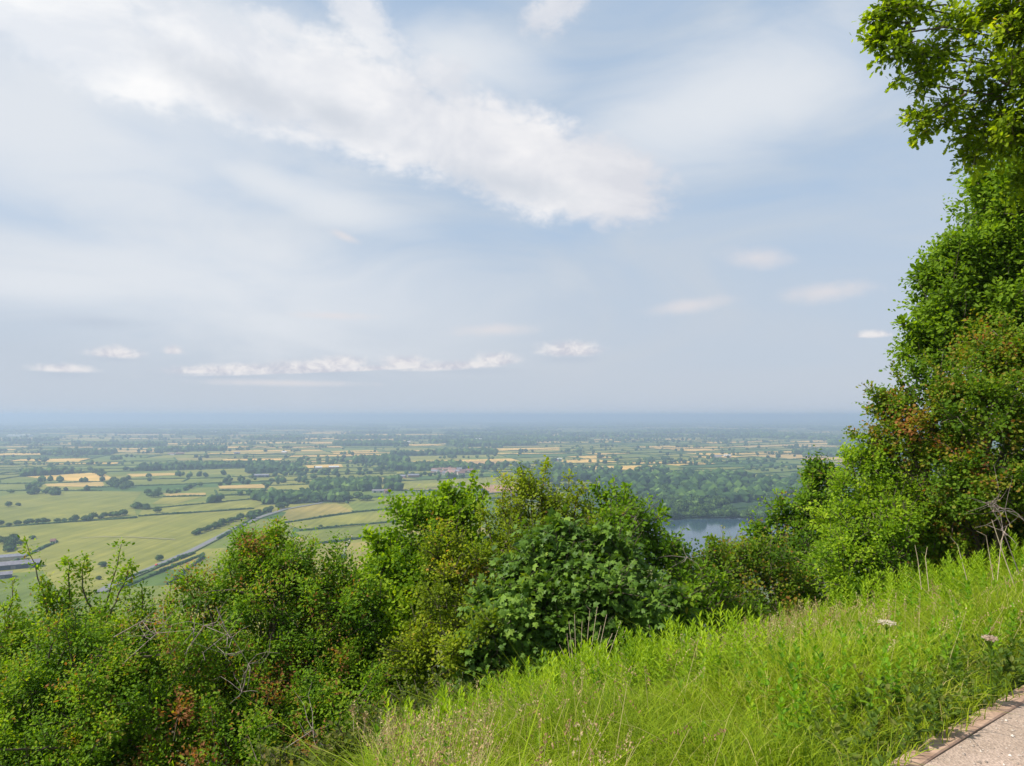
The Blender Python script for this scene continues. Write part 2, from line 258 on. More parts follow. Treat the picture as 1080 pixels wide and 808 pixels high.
# dark low scrub on the bank below, behind the front bushes
r = np.random.default_rng(41); n = 42000
s_ = r.uniform(5.6, 30, n); t_ = r.uniform(-25, 45, n); X, Y_ = xy(s_, t_); hgt = (.2 + 1.1 * np.abs(np.sin(X * .9) * np.cos(Y_ * .7))) * np.clip((s_ - 5.2) * .5, .2, 1)
Pn = np.stack([X, Y_, gz(X, Y_) + r.random(n) * hgt], 1)
V, T, k = leaf_arrays(Pn, nrm(r.normal(size=(n, 3))), nrm(r.normal(0, .5, (n, 3)) + (0, 0, 1)), r.uniform(.1, .24, n), T_OVAL)
tag(mesh_np('undergrowth', V, T, M_HAW, None, np.repeat(np.clip(r.normal(.35, .15, n), 0, .85), k)), kind='stuff')
tag(bpy.data.objects['undergrowth'], 'dark leafy scrub covering the steep slope under and behind the bushes', 'undergrowth')

# ------------------------------------------------------------------ grass bank
def bank_points(n, smin, smax, r, kmin=-.18, kmax=.86):
    d = np.sqrt(r.uniform((smin + EDGE) ** 2, (smax + EDGE) ** 2, n)); k = r.uniform(kmin, kmax, n)
    Y = d / (NX * k + NY); ok = Y < 16; return (k * Y)[ok], Y[ok]
r = np.random.default_rng(51)
X, Y_ = bank_points(300000, .03, 5.6, r); s_ = hs(X, Y_)
near = np.clip(s_ / .5, 0, 1); keepg = r.random(len(X)) < .35 + .65 * near; X, Y_, s_ = X[keepg], Y_[keepg], s_[keepg]; n = len(X)
clump = .5 + .5 * np.sin(X * 2.3 + np.sin(Y_ * 1.9) * 1.5) * np.cos(Y_ * 2.7 + X)
h = (.12 + .15 * np.clip(s_ / .8, 0, 1)) * (.6 + .7 * clump) * r.uniform(.55, 1.35, n)
B0 = np.stack([X, Y_, gz(X, Y_)], 1); lean = r.normal(0, .62, (n, 2)) + (.08, -.05); lean = lean * (1 + (r.random((n, 1)) < .12) * 1.2)
wd = r.uniform(.0015, .0042, n); a = r.uniform(0, math.pi, n); wv = np.stack([np.cos(a), np.sin(a), 0 * a], 1) * wd[:, None]
def up_at(t, c): q = B0.copy(); q[:, :2] += lean * h[:, None] * c; q[:, 2] += h * t; return q
m1, m2, m3 = up_at(.45, .18), up_at(.82, .55), up_at(1.0, 1.05)
V = np.stack([B0 - wv, B0 + wv, m1 + wv * .9, m1 - wv * .9, m2 + wv * .6, m2 - wv * .6, m3], 1).reshape(-1, 3)
tf = np.array([(0, 1, 2), (0, 2, 3), (3, 2, 4), (3, 4, 5), (5, 4, 6)]); T = (tf[None] + (np.arange(n) * 7)[:, None, None]).reshape(-1, 3)
patch = np.sin(X * 1.1 + 2) * np.sin(Y_ * .9) + .7 * np.sin(X * 3.1 + Y_ * 2) + .5 * np.sin(X * 7 - Y_ * 5)
rv = np.clip(.5 + .14 * patch + r.normal(0, .2, n) + (r.random(n) < .06) * .5, 0, 1)
g = tag(mesh_np('grass', V, T, M_GRASS, None, np.repeat(rv, 5)), 'long bright green meadow grass on the bank beside the path', 'grass', kind='stuff')
# willowherb stems
def plants(name, n, smin, smax, hmin, hmax, nl, ll, mat, label, r, tpl=T_LANCE, kmin=-.17, kmax=.86, tintc=.5):
    X, Y_ = bank_points(n * 3, smin, smax, r, kmin, kmax); dens = np.sin(X * 1.3 + 1) * np.cos(Y_ * .8) + r.normal(0, .4, len(X)); q = np.argsort(-dens)[:n]; X, Y_ = X[q], Y_[q]; n = len(X)
    H = r.uniform(hmin, hmax, n); B = np.stack([X, Y_, gz(X, Y_)], 1); tip = B + np.stack([r.normal(0, .08, n), r.normal(0, .08, n), H], 1)
    u = np.tile(np.linspace(.3, 1, nl), n); ph = np.tile(np.arange(nl) * 2.4, n) + np.repeat(r.uniform(0, 6, n), nl)
    pos = np.repeat(B, nl, 0) * (1 - u[:, None]) + np.repeat(tip, nl, 0) * u[:, None]
    el = .2 + .9 * (u - .3) / .7
    D = np.stack([np.cos(ph) * np.cos(el), np.sin(ph) * np.cos(el), np.sin(el)], 1); N = np.stack([-np.cos(ph) * .5, -np.sin(ph) * .5, np.ones_like(ph)], 1)
    S = ll * r.uniform(.7, 1.2, n * nl) * (1.15 - .6 * u)
    V, T, k = leaf_arrays(pos, D, N, S, tpl); rv = np.repeat(np.clip(tintc + np.repeat(r.normal(0, .2, n), nl) + r.normal(0, .1, n * nl) + .25 * (u - .6), 0, 1), k)
    V2, T2 = tube_arrays([((B[i], (B[i] + tip[i]) / 2, tip[i]), (.003, .0025, .001)) for i in range(n)], 3)
    o = mesh_np(name, np.concatenate([V, V2]), np.concatenate([T, T2 + len(V)]), mat, None, np.concatenate([rv, np.full(len(T2), .3)])); return tag(o, label, 'weeds', kind='stuff')
plants('weeds', 1700, 1.6, 4.9, .38, .7, 36, .105, M_WEED, 'leafy upright willowherb stems along the top of the grass bank', r, kmin=-.16)
plants('weeds', 1100, .5, 3.2, .16, .36, 20, .075, M_WEED, 'small leafy weeds mixed in the nearer grass', r)
plants('weeds', 170, .06, .6, .1, .24, 14, .07, M_WEED2, 'dull broad-leaved weeds along the timber edging', r, T_OVAL, .3, .86)
plants('weeds', 1500, .4, 4.9, .16, .46, 16, .07, M_HAWL2, 'broad-leaved weeds scattered through the bank grass', r, T_OVAL)
# flowering grass stems
X, Y_ = bank_points(6000, .4, 5.2, r); dens = np.sin(X * .9) * np.cos(Y_ * .6 + 1) + r.normal(0, .5, len(X)); q = np.argsort(-dens)[:2000]; X, Y_ = X[q], Y_[q]; n = len(X)
H = r.uniform(.3, .56, n); B = np.stack([X, Y_, gz(X, Y_)], 1); ln_ = np.stack([r.normal(.07, .09, n), r.normal(0, .09, n), H], 1); tip = B + ln_
V2, T2 = tube_arrays([((B[i], B[i] + ln_[i] * (.5, .5, .55), tip[i]), (.0013, .0012, .0009)) for i in range(n)], 3)
nl = 26; u = np.tile(np.linspace(0, 1, nl), n); pos = np.repeat(tip, nl, 0) - np.repeat(ln_ * (.9, .9, .22), nl, 0) * (1 - u[:, None]) * (1, 1, 1); pos += r.normal(0, .006, pos.shape)
V, T, k = leaf_arrays(pos, nrm(r.normal(0, .5, pos.shape) + (0, 0, 1)), r.normal(size=pos.shape), r.uniform(.008, .016, len(pos)), T_SMALL)
rv = np.repeat(np.repeat(r.random(n), nl), k)
tag(mesh_np('seed_heads', np.concatenate([V, V2]), np.concatenate([T, T2 + len(V)]), M_SEED, None, np.concatenate([rv, np.full(len(T2), .8)])), 'straw coloured flowering stems standing in the meadow grass', 'grass', kind='stuff')
# dry stalks
M_STALK = flat_mat('dry_stalk', (.62, .5, .34), .9, (.42, .31, .2), 20)
def stalk(pts, Y, label, rad=.006, group=None, heads=True):
    p = [P(x, y, Y) for x, y in pts]; root = empty('dry_stalk', p[0], label, 'stalk', group)
    tubes('stem', [(p, np.linspace(rad, rad * .5, len(p)))], M_STALK, root, 5)
    if heads:
        q = r.normal(0, 1, (46, 3)) * (.012, .012, .02); k = r.uniform(.55, 1, 46)[:, None]; q = q + p[-2] * (1 - k) + p[-1] * k
        leaves('seed_head', q, r.normal(size=q.shape) + (0, 0, 1), r.normal(size=q.shape), np.full(46, .022), T_SMALL, r.random(46), M_SEED, root)
gg = 'dry stalks in front of the sycamore'
for i, (x0, x1, y1) in enumerate([(603, 598, 668), (608, 606, 648), (612, 614, 655), (616, 622, 644), (622, 634, 660), (625, 640, 648), (628, 646, 668), (634, 655, 655), (600, 590, 680), (640, 660, 664), (618, 630, 640), (606, 600, 655)]):
    stalk([(x0, 715), ((x0 * 2 + x1) / 3, 695), (x1, y1)], 6.9, 'straw coloured dead stalk in the tuft before the dark sycamore', .004, gg, False)
gg = 'dry stalks under the dark hawthorn'
for (x0, y0, x1, y1, x2, y2) in [(1048, 600, 1040, 565, 1030, 560), (1052, 600, 1056, 570, 1062, 555), (972, 610, 968, 590, 965, 575), (980, 612, 976, 588, 978, 577), (1020, 600, 1010, 575, 1002, 566)]:
    stalk([(x0, y0 + 12), (x1, y1), (x2, y2)], 7.6, 'thin dead stalk in the shade under the dark hawthorn', .004, gg, False)
stalk([(1078, 640), (1060, 590), (1046, 548)], 7.4, 'long leaning dead stalk at the right edge', .006, None, False)
stalk([(374, 800), (373, 770), (373, 745)], 6.3, 'upright grey dead stalk at the left end of the bank', .005)
stalk([(386, 800), (384, 770), (386, 753)], 6.3, 'shorter dead stalk beside the bramble', .005)
stalk([(475, 770), (472, 745), (474, 722)], 6.3, 'brown dead stalk above the bramble', .005)
# white flat flower heads
M_FLOWER = leaf_mat('white_flower', [(0, (.5, .38, .28)), (1, (.68, .62, .48))], .3, .7, (1, 1, .9))
for (px, py, Y, lab, sc, rb) in [(935, 657, 4.6, 'cream flat-topped flower head above the grass, larger of the two', 1, .7), (1044, 674, 4.2, 'faded pinkish flat flower head near the right edge', .6, .1)]:
    for Y in np.arange(2.5, 6, .02):
        c = P(px, py, Y)
        if c[2] - float(gz(c[0], c[1])) < .4: break
    root = empty('flower', (c[0], c[1], float(gz(c[0], c[1]))), lab, 'flower')
    tubes('stem', [((c * (1, 1, 0) + (0, 0, float(gz(c[0], c[1]))), c)[0:2], (.004, .003))] + [((c - (0, 0, .05), c + (math.cos(a) * .045 * sc, math.sin(a) * .045 * sc, 0)), (.0015, .001)) for a in np.arange(8) * .785], M_WEED, root, 4)
    m = 260; a = r.uniform(0, 6.28, m); q = np.sqrt(r.random(m)) * .06 * sc; pos = c + np.stack([np.cos(a) * q, np.sin(a) * q, .008 - q * .1 + r.normal(0, .002, m)], 1)
    leaves('petals', pos, nrm(r.normal(size=pos.shape) + (0, 0, .3)), nrm(r.normal(0, .4, pos.shape) + (0, 0, 1)), np.full(m, .012), T_SMALL, np.clip(r.normal(rb, .2, m), 0, 1), M_FLOWER, root)
# ------------------------------------------------------------------ ground, path, edging
M_SOIL = flat_mat('hillside', (.1, .13, .03), 1, (.05, .06, .02), 3, .4)
sv = np.concatenate([[-45000, -3000, -300, -50, -10], np.linspace(-4, 12, 81), np.linspace(13, 60, 48), np.linspace(65, 240, 36), [400, 1000, 4000, 15000, 56000]])
tv = np.concatenate([[-56000, -9000, -1000, -100, -50], np.linspace(-30, 60, 151), [80, 150, 1000, 9000, 56000]])
S2, T2_ = np.meshgrid(sv, tv, indexing='ij'); X, Y_ = xy(S2, T2_); Z = gz(X, Y_); Z = np.where(S2 < 0, -.02, Z) - .004; Z = np.where(Z < PLAIN + 1, PLAIN, Z); Z = np.where(S2 > 240, PLAIN, Z)
V = np.stack([X, Y_, Z], 2).reshape(-1, 3); nt_ = len(tv); i, j = np.meshgrid(np.arange(len(sv) - 1), np.arange(nt_ - 1), indexing='ij'); a = (i * nt_ + j).ravel()
Q = np.stack([a, a + nt_, a + nt_ + 1, a + 1], 1)
tag(mesh_np('ground', V, Q, M_SOIL, None, None, True, 4), kind='structure')
def gravel_mat():
    m, nt, b = newmat('gravel_path'); L = nt.links; tc = nt.nodes.new('ShaderNodeTexCoord'); b.inputs['Roughness'].default_value = .95
    vo = nt.nodes.new('ShaderNodeTexVoronoi'); vo.inputs['Scale'].default_value = 90; L.new(tc.outputs['Object'], vo.inputs[0])
    no = nt.nodes.new('ShaderNodeTexNoise'); no.inputs['Scale'].default_value = 2.2; no.inputs['Detail'].default_value = 8; L.new(tc.outputs['Object'], no.inputs[0])
    r1 = ramp(nt, [(0, (.28, .225, .18)), (.5, (.37, .3, .245)), (1, (.47, .39, .325))]); L.new(vo.outputs['Color'], r1.inputs[0])
    r2 = ramp(nt, [(.35, (.75, .68, .6)), (.65, (1.1, 1, .95))]); L.new(no.outputs[0], r2.inputs[0])
    mx = nt.nodes.new('ShaderNodeMixRGB'); mx.blend_type = 'MULTIPLY'; mx.inputs[0].default_value = 1; L.new(r1.outputs[0], mx.inputs[1]); L.new(r2.outputs[0], mx.inputs[2]); L.new(mx.outputs[0], b.inputs['Base Color'])
    bp = nt.nodes.new('ShaderNodeBump'); bp.inputs['Distance'].default_value = .006; bp.inputs['Strength'].default_value = .8; L.new(vo.outputs['Distance'], bp.inputs['Height']); L.new(bp.outputs[0], b.inputs['Normal'])
    return m
M_GRAV = gravel_mat()
def rect_st(s0, s1, t0, t1, z, n=1):
    return [(*xy(s0, t0), z), (*xy(s1, t0), z), (*xy(s1, t1), z), (*xy(s0, t1), z)]
tag(pydata('path', rect_st(-2.6, 0.0, -12, 30, .004), [(0, 3, 2, 1)], M_GRAV), kind='structure')
M_TIMBER = flat_mat('timber', (.44, .29, .2), .85, (.25, .15, .1), 7, .5)
def board(t0, t1, dz, ds, lab):
    n = 14; tt = np.linspace(t0, t1, n); Vv = []
    prof = [(-.006, -.02), (-.006, .01), (.0, .016), (.088, .018), (.095, .01), (.085, -.08)]
    for t in tt:
        w = .004 * math.sin(t * 5) + .003 * random.random()
        for (a, z) in prof: x, y = xy(a + ds + w, t); Vv.append((x, y, z + dz + .004 * random.random()))
    m = len(prof); Fc = [(i * m + j, i * m + (j + 1) % m, (i + 1) * m + (j + 1) % m, (i + 1) * m + j) for i in range(n - 1) for j in range(m)] + [tuple(range(m))[::-1], tuple((n - 1) * m + k for k in range(m))]
    o = pydata('timber_edging', Vv, Fc, M_TIMBER); return tag(o, lab, 'timber edging', 'timber boards edging the path')
board(-1.2, 2.32, 0, 0, 'worn wooden board edging the path, nearest length in the bottom corner')
board(2.36, 5.0, -.004, .008, 'wooden board edging the path, middle length beside the overhanging weeds')
board(5.03, 9.5, .0, .0, 'wooden board edging the path, farther length at the right border')
# loose stones
n = 1700; t_ = r.uniform(0, 9, n); s_ = -np.abs(r.normal(0, .35, n)) - .02; X, Y_ = xy(s_, t_); sz = .003 + .012 * r.random(n) ** 2.5
ic = np.array([(1, 0, 0), (0, 1, 0), (-1, 0, 0), (0, -1, 0), (0, 0, 1), (0, 0, -.4)], float); it = np.array([(0, 1, 4), (1, 2, 4), (2, 3, 4), (3, 0, 4), (1, 0, 5), (2, 1, 5), (3, 2, 5), (0, 3, 5)])
V = (np.stack([X, Y_, np.full(n, .006)], 1)[:, None] + (ic[None] * r.uniform(.5, 1.2, (n, 6, 1)) * (1, 1, .7)) * sz[:, None, None]).reshape(-1, 3); T = (it[None] + (np.arange(n) * 6)[:, None, None]).reshape(-1, 3)
M_STONE = leaf_mat('stone', [(0, (.2, .16, .13)), (.5, (.4, .33, .27)), (1, (.6, .54, .47))], 0, .9)
tag(mesh_np('gravel', V, T, M_STONE, None, np.repeat(r.random(n), 8)), 'loose pale stones scattered over the path beside the timber edging', 'gravel', kind='stuff')

exec_far = True
# ------------------------------------------------------------------ the plain: fields
FZ = PLAIN + .3
def field_mat(name):
    m, nt, b = newmat(name); L = nt.links; b.inputs['Roughness'].default_value = 1; b.inputs['Specular IOR Level'].default_value = .1
    at = nt.nodes.new('ShaderNodeAttribute'); at.attribute_name = 'rnd'
    r1 = ramp(nt, [(0, (.035, .075, .03)), (.1, (.06, .13, .035)), (.22, (.11, .18, .04)), (.36, (.17, .215, .045)), (.5, (.22, .24, .05)), (.64, (.26, .27, .06)), (.76, (.31, .26, .09)), (.86, (.5, .37, .15)), (.94, (.7, .48, .15)), (1, (.42, .27, .17))]); L.new(at.outputs['Fac'], r1.inputs[0])
    tc = nt.nodes.new('ShaderNodeTexCoord'); no = nt.nodes.new('ShaderNodeTexNoise'); no.inputs['Scale'].default_value = .012; no.inputs['Detail'].default_value = 9; no.inputs['Roughness'].default_value = .65; L.new(tc.outputs['Object'], no.inputs[0])
    r2 = ramp(nt, [(.3, (.52, .54, .42)), (.5, (.75, .71, .6)), (.7, (.98, .86, .78))]); L.new(no.outputs[0], r2.inputs[0])
    mx = nt.nodes.new('ShaderNodeMixRGB'); mx.blend_type = 'MULTIPLY'; mx.inputs[0].default_value = 1; L.new(r1.outputs[0], mx.inputs[1]); L.new(r2.outputs[0], mx.inputs[2]); 
    mp = nt.nodes.new('ShaderNodeMapping'); mp.inputs['Rotation'].default_value = (0, 0, .35); mp.inputs['Scale'].default_value = (.16, .006, 1); L.new(tc.outputs['Object'], mp.inputs[0])
    n3 = nt.nodes.new('ShaderNodeTexNoise'); n3.inputs['Scale'].default_value = 1; n3.inputs['Detail'].default_value = 3; L.new(mp.outputs[0], n3.inputs[0])
    r3 = ramp(nt, [(.38, (.86, .87, .84)), (.62, (1.12, 1.1, 1.1))]); L.new(n3.outputs[0], r3.inputs[0]); m2 = nt.nodes.new('ShaderNodeMixRGB'); m2.blend_type = 'MULTIPLY'; m2.inputs[0].default_value = 1
    L.new(mx.outputs[0], m2.inputs[1]); L.new(r3.outputs[0], m2.inputs[2]); L.new(m2.outputs[0], b.inputs['Base Color'])
    return m
M_FIELD = field_mat('field')
traced = []  # (polygon px, colour index)
def TP(pts, c): traced.append(([G(x, y)[:2] for x, y in pts], c))
TP([(-90, 562), (0, 557), (60, 552), (150, 547), (270, 538), (285, 538), (258, 550), (205, 582), (150, 605), (118, 620), (60, 645), (-90, 610)], .60)
TP([(-90, 612), (45, 603), (75, 640), (60, 720), (-90, 720)], .3)
TP([(-90, 528), (0, 524), (90, 519), (150, 519), (140, 530), (144, 545), (60, 551), (-90, 560)], .52)
TP([(28, 503), (95, 499), (110, 500), (119, 505), (108, 508), (60, 507)], .93)
TP([(47, 511), (108, 508), (110, 512), (106, 514), (50, 513)], .88)
TP([(133, 500), (194, 499), (192, 501), (140, 503)], .9)
TP([(172, 521), (217, 520), (217, 523), (176, 524)], .84)
TP([(160, 532), (172, 525), (215, 524), (185, 532)], .66)
TP([(146, 544), (150, 538), (265, 527), (280, 530), (268, 536)], .62)
TP([(150, 537), (190, 531), (280, 523), (300, 524), (262, 527)], .48)
TP([(296, 548), (305, 537), (335, 531), (355, 532), (372, 540), (330, 546), (300, 551)], .74)
TP([(300, 553), (372, 542), (425, 537), (425, 549), (370, 556), (318, 559)], .64)
TP([(310, 562), (420, 552), (415, 562), (330, 573)], .42)
TP([(320, 582), (365, 574), (390, 572), (395, 600), (330, 610)], .7)
TP([(205, 602), (262, 562), (300, 563), (325, 576), (320, 620), (150, 640)], .5)
TP([(617, 493), (625, 492), (698, 491), (695, 495), (640, 496), (623, 495)], .92)
TP([(717, 499), (749, 496), (771, 498), (769, 502), (745, 502)], .87)
TP([(779, 507), (798, 506), (799, 511), (780, 511)], .88)
TP([(485, 474), (590, 472), (590, 475), (487, 476)], .93)
TP([(349, 476), (397, 475), (400, 478), (352, 479)], .93)
TP([(508, 512), (562, 511), (548, 518), (508, 521)], 1.0)
TP([(322, 491), (360, 490), (362, 493), (325, 494)], .92)
TP([(480, 487), (530, 486), (530, 489), (485, 490)], .98)
TP([(310, 466.3), (383, 466), (383, 467.6), (312, 468)], .9)
TP([(64, 471.5), (98, 471), (98, 473), (66, 473.3)], .9)
TP([(6, 470.6), (28, 470.2), (28, 472), (7, 472)], .86)
TP([(230, 513), (278, 511), (282, 515), (232, 516)], .86)
TP([(390, 505), (420, 503), (440, 506), (395, 510)], .72)
TP([(395, 512), (470, 509), (505, 512), (400, 518)], .62)
TP([(405, 524), (440, 522), (480, 530), (440, 535), (405, 533)], .55)
def inside(p, poly):
    x, y = p; c = False; n = len(poly)
    for i in range(n):
        x1, y1 = poly[i]; x2, y2 = poly[(i + 1) % n]
        if (y1 > y) != (y2 > y) and x < (x2 - x1) * (y - y1) / (y2 - y1) + x1: c = not c
    return c
LAKE = [G(x, y)[:2] for x, y in [(630, 556), (660, 552), (700, 549.5), (740, 548), (775, 547.5), (805, 549), (830, 553), (850, 565), (830, 585), (760, 600), (690, 600), (640, 580)]]
_bb = [(min(p[0] for p in q), max(p[0] for p in q), min(p[1] for p in q), max(p[1] for p in q), q) for q in [LAKE] + [t[0] for t in traced]]
def blocked(p):
    x, y = p
    for a, b, c, d, q in _bb:
        if a < x < b and c < y < d and inside(p, q): return True
    return False
rr = random.Random(77)
parcels, chords = [], []
def area(p): return abs(sum(p[i][0] * p[(i + 1) % len(p)][1] - p[(i + 1) % len(p)][0] * p[i][1] for i in range(len(p)))) / 2
def split(poly, depth=0):
    cx = sum(p[0] for p in poly) / len(poly); cy = sum(p[1] for p in poly) / len(poly)
    lim = 9000 * (cy / 1000) ** 1.55 * rr.uniform(.7, 2.4)
    lim = max(lim, 12000)
    if area(poly) < lim or depth > 14: parcels.append((poly, (cx, cy))); return
    base = .25 + .2 * math.sin(cx / 1500) + .15 * math.sin(cy / 2500)
    ca, sa = math.cos(base), math.sin(base)
    us = [p[0] * ca + p[1] * sa for p in poly]; vs = [-p[0] * sa + p[1] * ca for p in poly]
    du, dv = max(us) - min(us), max(vs) - min(vs)
    ang = base + (math.pi / 2 if du < dv * 1.5 * rr.uniform(.7, 1.4) else 0) + rr.gauss(0, .1)
    # the cutting line has normal n
    nx, ny = math.cos(ang), math.sin(ang); ds = [p[0] * nx + p[1] * ny for p in poly]; m = min(ds) + (max(ds) - min(ds)) * rr.uniform(.35, .65)
    A, B, cut = [], [], []
    for i in range(len(poly)):
        p, q = poly[i], poly[(i + 1) % len(poly)]; a, b = ds[i] - m, ds[(i + 1) % len(poly)] - m
        (A if a >= 0 else B).append(p)
        if a * b < 0:
            t = a / (a - b); c = (p[0] + (q[0] - p[0]) * t, p[1] + (q[1] - p[1]) * t); A.append(c); B.append(c); cut.append(c)
    if len(cut) == 2: chords.append(tuple(cut))
    for z in (A, B):
        if len(z) > 2: split(z, depth + 1)
bands = [430, 1500, 3000, 6000, 12000, 24000, 44000]
for a, b in zip(bands, bands[1:]):
    wa, wb = a * .85 + 250, b * .85 + 250
    split([(-wa, a), (wa, a + .00 * wa), (wb, b), (-wb, b)]); chords.append(((-wb, b), (wb, b)))
V, PF, RV = [], [], []
woods = []
cols = [.13, .2, .27, .33, .4, .45, .5, .55, .6, .66, .72, .36, .5, .86, .93]
for poly, c in parcels:
    dist = c[1]; wp = min(.02 + dist / 30000, .42); 
    if rr.random() < wp * .8 and not blocked(c): woods.append(poly); v = .0
    else: v = rr.choice(cols) if rr.random() < .9 else rr.uniform(.1, .8)
    if dist < 2300 and v > .8: v = rr.choice([.45, .6, .35])
    elif 2300 < dist < 9000 and v and (c[0] * 7 + c[1] * 3) % 11 < 1.6: v = .9 + (c[0] % 5) * .012
    i0 = len(V); V += [(x, y, FZ) for x, y in poly]; PF.append(tuple(range(i0, i0 + len(poly)))); RV.append(v)
me = bpy.data.meshes.new('fields'); me.from_pydata(V, [], PF); me.update()
at = me.attributes.new('rnd', 'FLOAT', 'FACE'); at.data.foreach_set('value', RV); me.materials.append(M_FIELD); tag(link('fields', me), kind='structure')
for q, (poly, c) in enumerate(traced):
    me = bpy.data.meshes.new('field'); me.from_pydata([(x, y, FZ + .3 + .02 * q) for x, y in poly], [], [tuple(range(len(poly)))]); me.update()
    at = me.attributes.new('rnd', 'FLOAT', 'FACE'); at.data.foreach_set('value', [c]); me.materials.append(M_FIELD); tag(link('field', me), kind='structure')
me = bpy.data.meshes.new('woodland_floor'); wp_ = [G(x, y)[:2] for x, y in [(600, 560), (600, 512), (680, 506), (770, 505), (776, 513), (806, 513), (805, 503), (900, 503), (930, 560), (800, 575)]]
me.from_pydata([(x, y, FZ + .6) for x, y in wp_], [], [tuple(range(len(wp_)))]); me.update(); at = me.attributes.new('rnd', 'FLOAT', 'FACE'); at.data.foreach_set('value', [.0]); me.materials.append(M_FIELD); tag(link('woodland_floor', me), kind='structure')
# lake
def water_mat():
    m, nt, b = newmat('lake_water'); L = nt.links; b.inputs['Base Color'].default_value = (.03, .06, .08, 1); b.inputs['Roughness'].default_value = .08; b.inputs['IOR'].default_value = 1.33
    tc = nt.nodes.new('ShaderNodeTexCoord'); no = nt.nodes.new('ShaderNodeTexNoise'); no.inputs['Scale'].default_value = .4; no.inputs['Detail'].default_value = 5; L.new(tc.outputs['Object'], no.inputs[0])
    bp = nt.nodes.new('ShaderNodeBump'); bp.inputs['Distance'].default_value = .12; bp.inputs['Strength'].default_value = .5; L.new(no.outputs[0], bp.inputs['Height']); L.new(bp.outputs[0], b.inputs['Normal']); return m
tag(pydata('lake', [(x, y, FZ + .9) for x, y in LAKE], [tuple(range(len(LAKE)))], water_mat()), kind='structure')
# ------------------------------------------------------------------ distant crowns
def ico(sub):
    import bmesh
    bm = bmesh.new(); bmesh.ops.create_icosphere(bm, subdivisions=sub, radius=1); bm.verts.ensure_lookup_table()
    V = np.array([v.co[:] for v in bm.verts]); T = np.array([[v.index for v in f.verts] for f in bm.faces]); bm.free(); return V, T
I1, I2 = ico(1), ico(2)
M_FAR = leaf_mat('distant_foliage', [(0, (.015, .035, .012)), (.4, (.032, .068, .017)), (.75, (.085, .145, .028)), (1, (.16, .23, .05))], 0.0, .9, spec=.1)
def crown_mesh(seed, tall=.8):
    r = np.random.default_rng(seed); Vs, Ts, Rs, off = [], [], [], 0
    for i in range(16):
        u = nrm(r.normal(size=3)); u[2] = abs(u[2]) * .9 - .15; c = u * np.array((.58, .58, .5 * tall)) * r.uniform(.5, 1) + (0, 0, .62); s = r.uniform(.24, .42)
        V = I2[0] * (1 + .16 * r.normal(size=(len(I2[0]), 1))) * s + c
        Vs.append(V); Ts.append(I2[1] + off); off += len(V); Rs.append(np.clip(.5 + r.normal(0, .14) + r.normal(0, .16, len(I2[1])), 0, 1))
    V = np.concatenate(Vs); n = 700; u = nrm(r.normal(size=(n, 3))); u[:, 2] = np.abs(u[:, 2]); p = u * (.85, .85, .7 * tall) * r.uniform(.8, 1.05, (n, 1)) + (0, 0, .55)
    v2, t2, k = leaf_arrays(p, nrm(r.normal(size=(n, 3))), u + r.normal(0, .4, (n, 3)), r.uniform(.1, .2, n), T_OVAL)
    Vs.append(v2); Ts.append(t2 + off); Rs.append(np.repeat(np.clip(r.normal(.55, .2, n), 0, 1), k))
    V = np.concatenate(Vs); T = np.concatenate(Ts); Rv = np.concatenate(Rs)
    me = bpy.data.meshes.new('crown'); V = V.astype(np.float32)
    me.vertices.add(len(V)); me.vertices.foreach_set('co', V.ravel()); me.loops.add(T.size); me.loops.foreach_set('vertex_index', T.astype(np.int32).ravel())
    me.polygons.add(len(T)); me.polygons.foreach_set('loop_start', np.arange(0, T.size, 3, dtype=np.int32)); a = me.attributes.new('rnd', 'FLOAT', 'FACE'); a.data.foreach_set('value', Rv.astype(np.float32)); me.update(calc_edges=True); me.materials.append(M_FAR); return me
CM = [crown_mesh(100 + i, .8 + .25 * (i % 3)) for i in range(6)]
V, T = tube_arrays([([(0, 0, -.05), (0.02, 0, .2), (0, .02, .45)], [.05, .04, .03])], 6); tm = mesh_np('trunk', V, T, BARK); TM = tm.data; bpy.data.objects.remove(tm)
n_tree = 0
def far_tree(x, y, w, label, group, z=PLAIN):
    global n_tree; n_tree += 1
    root = empty('broadleaf_tree', (x, y, z + .3), label, 'tree', group, rr.uniform(0, 6.28)); h = w * rr.uniform(.38, .5); root.scale = (w / 2, w / 2, h * 1.05)
    c = link('crown', rr.choice(CM), root); t = link('trunk', TM, root)
def tree_px(px, py, wpx, label, group):
    g = G(px, py); far_tree(g[0], g[1], wpx / F * g[1], label, group)
def rowtrees(p0, p1, n, w, label, group, jit=1.0):
    for i in range(n):
        t = (i + rr.uniform(-.3, .3)) / max(n - 1, 1); tree_px(p0[0] + (p1[0] - p0[0]) * t + rr.uniform(-jit, jit), p0[1] + (p1[1] - p0[1]) * t + rr.uniform(-jit, jit) * .3, w * rr.uniform(.7, 1.3), label, group)
def blobtrees(cx, cy, rx, ry, n, w, label, group):
    for i in range(n):
        a = rr.uniform(0, 6.28); q = math.sqrt(rr.random()); tree_px(cx + math.cos(a) * q * rx, cy + math.sin(a) * q * ry, w * rr.uniform(.7, 1.3), label, group)
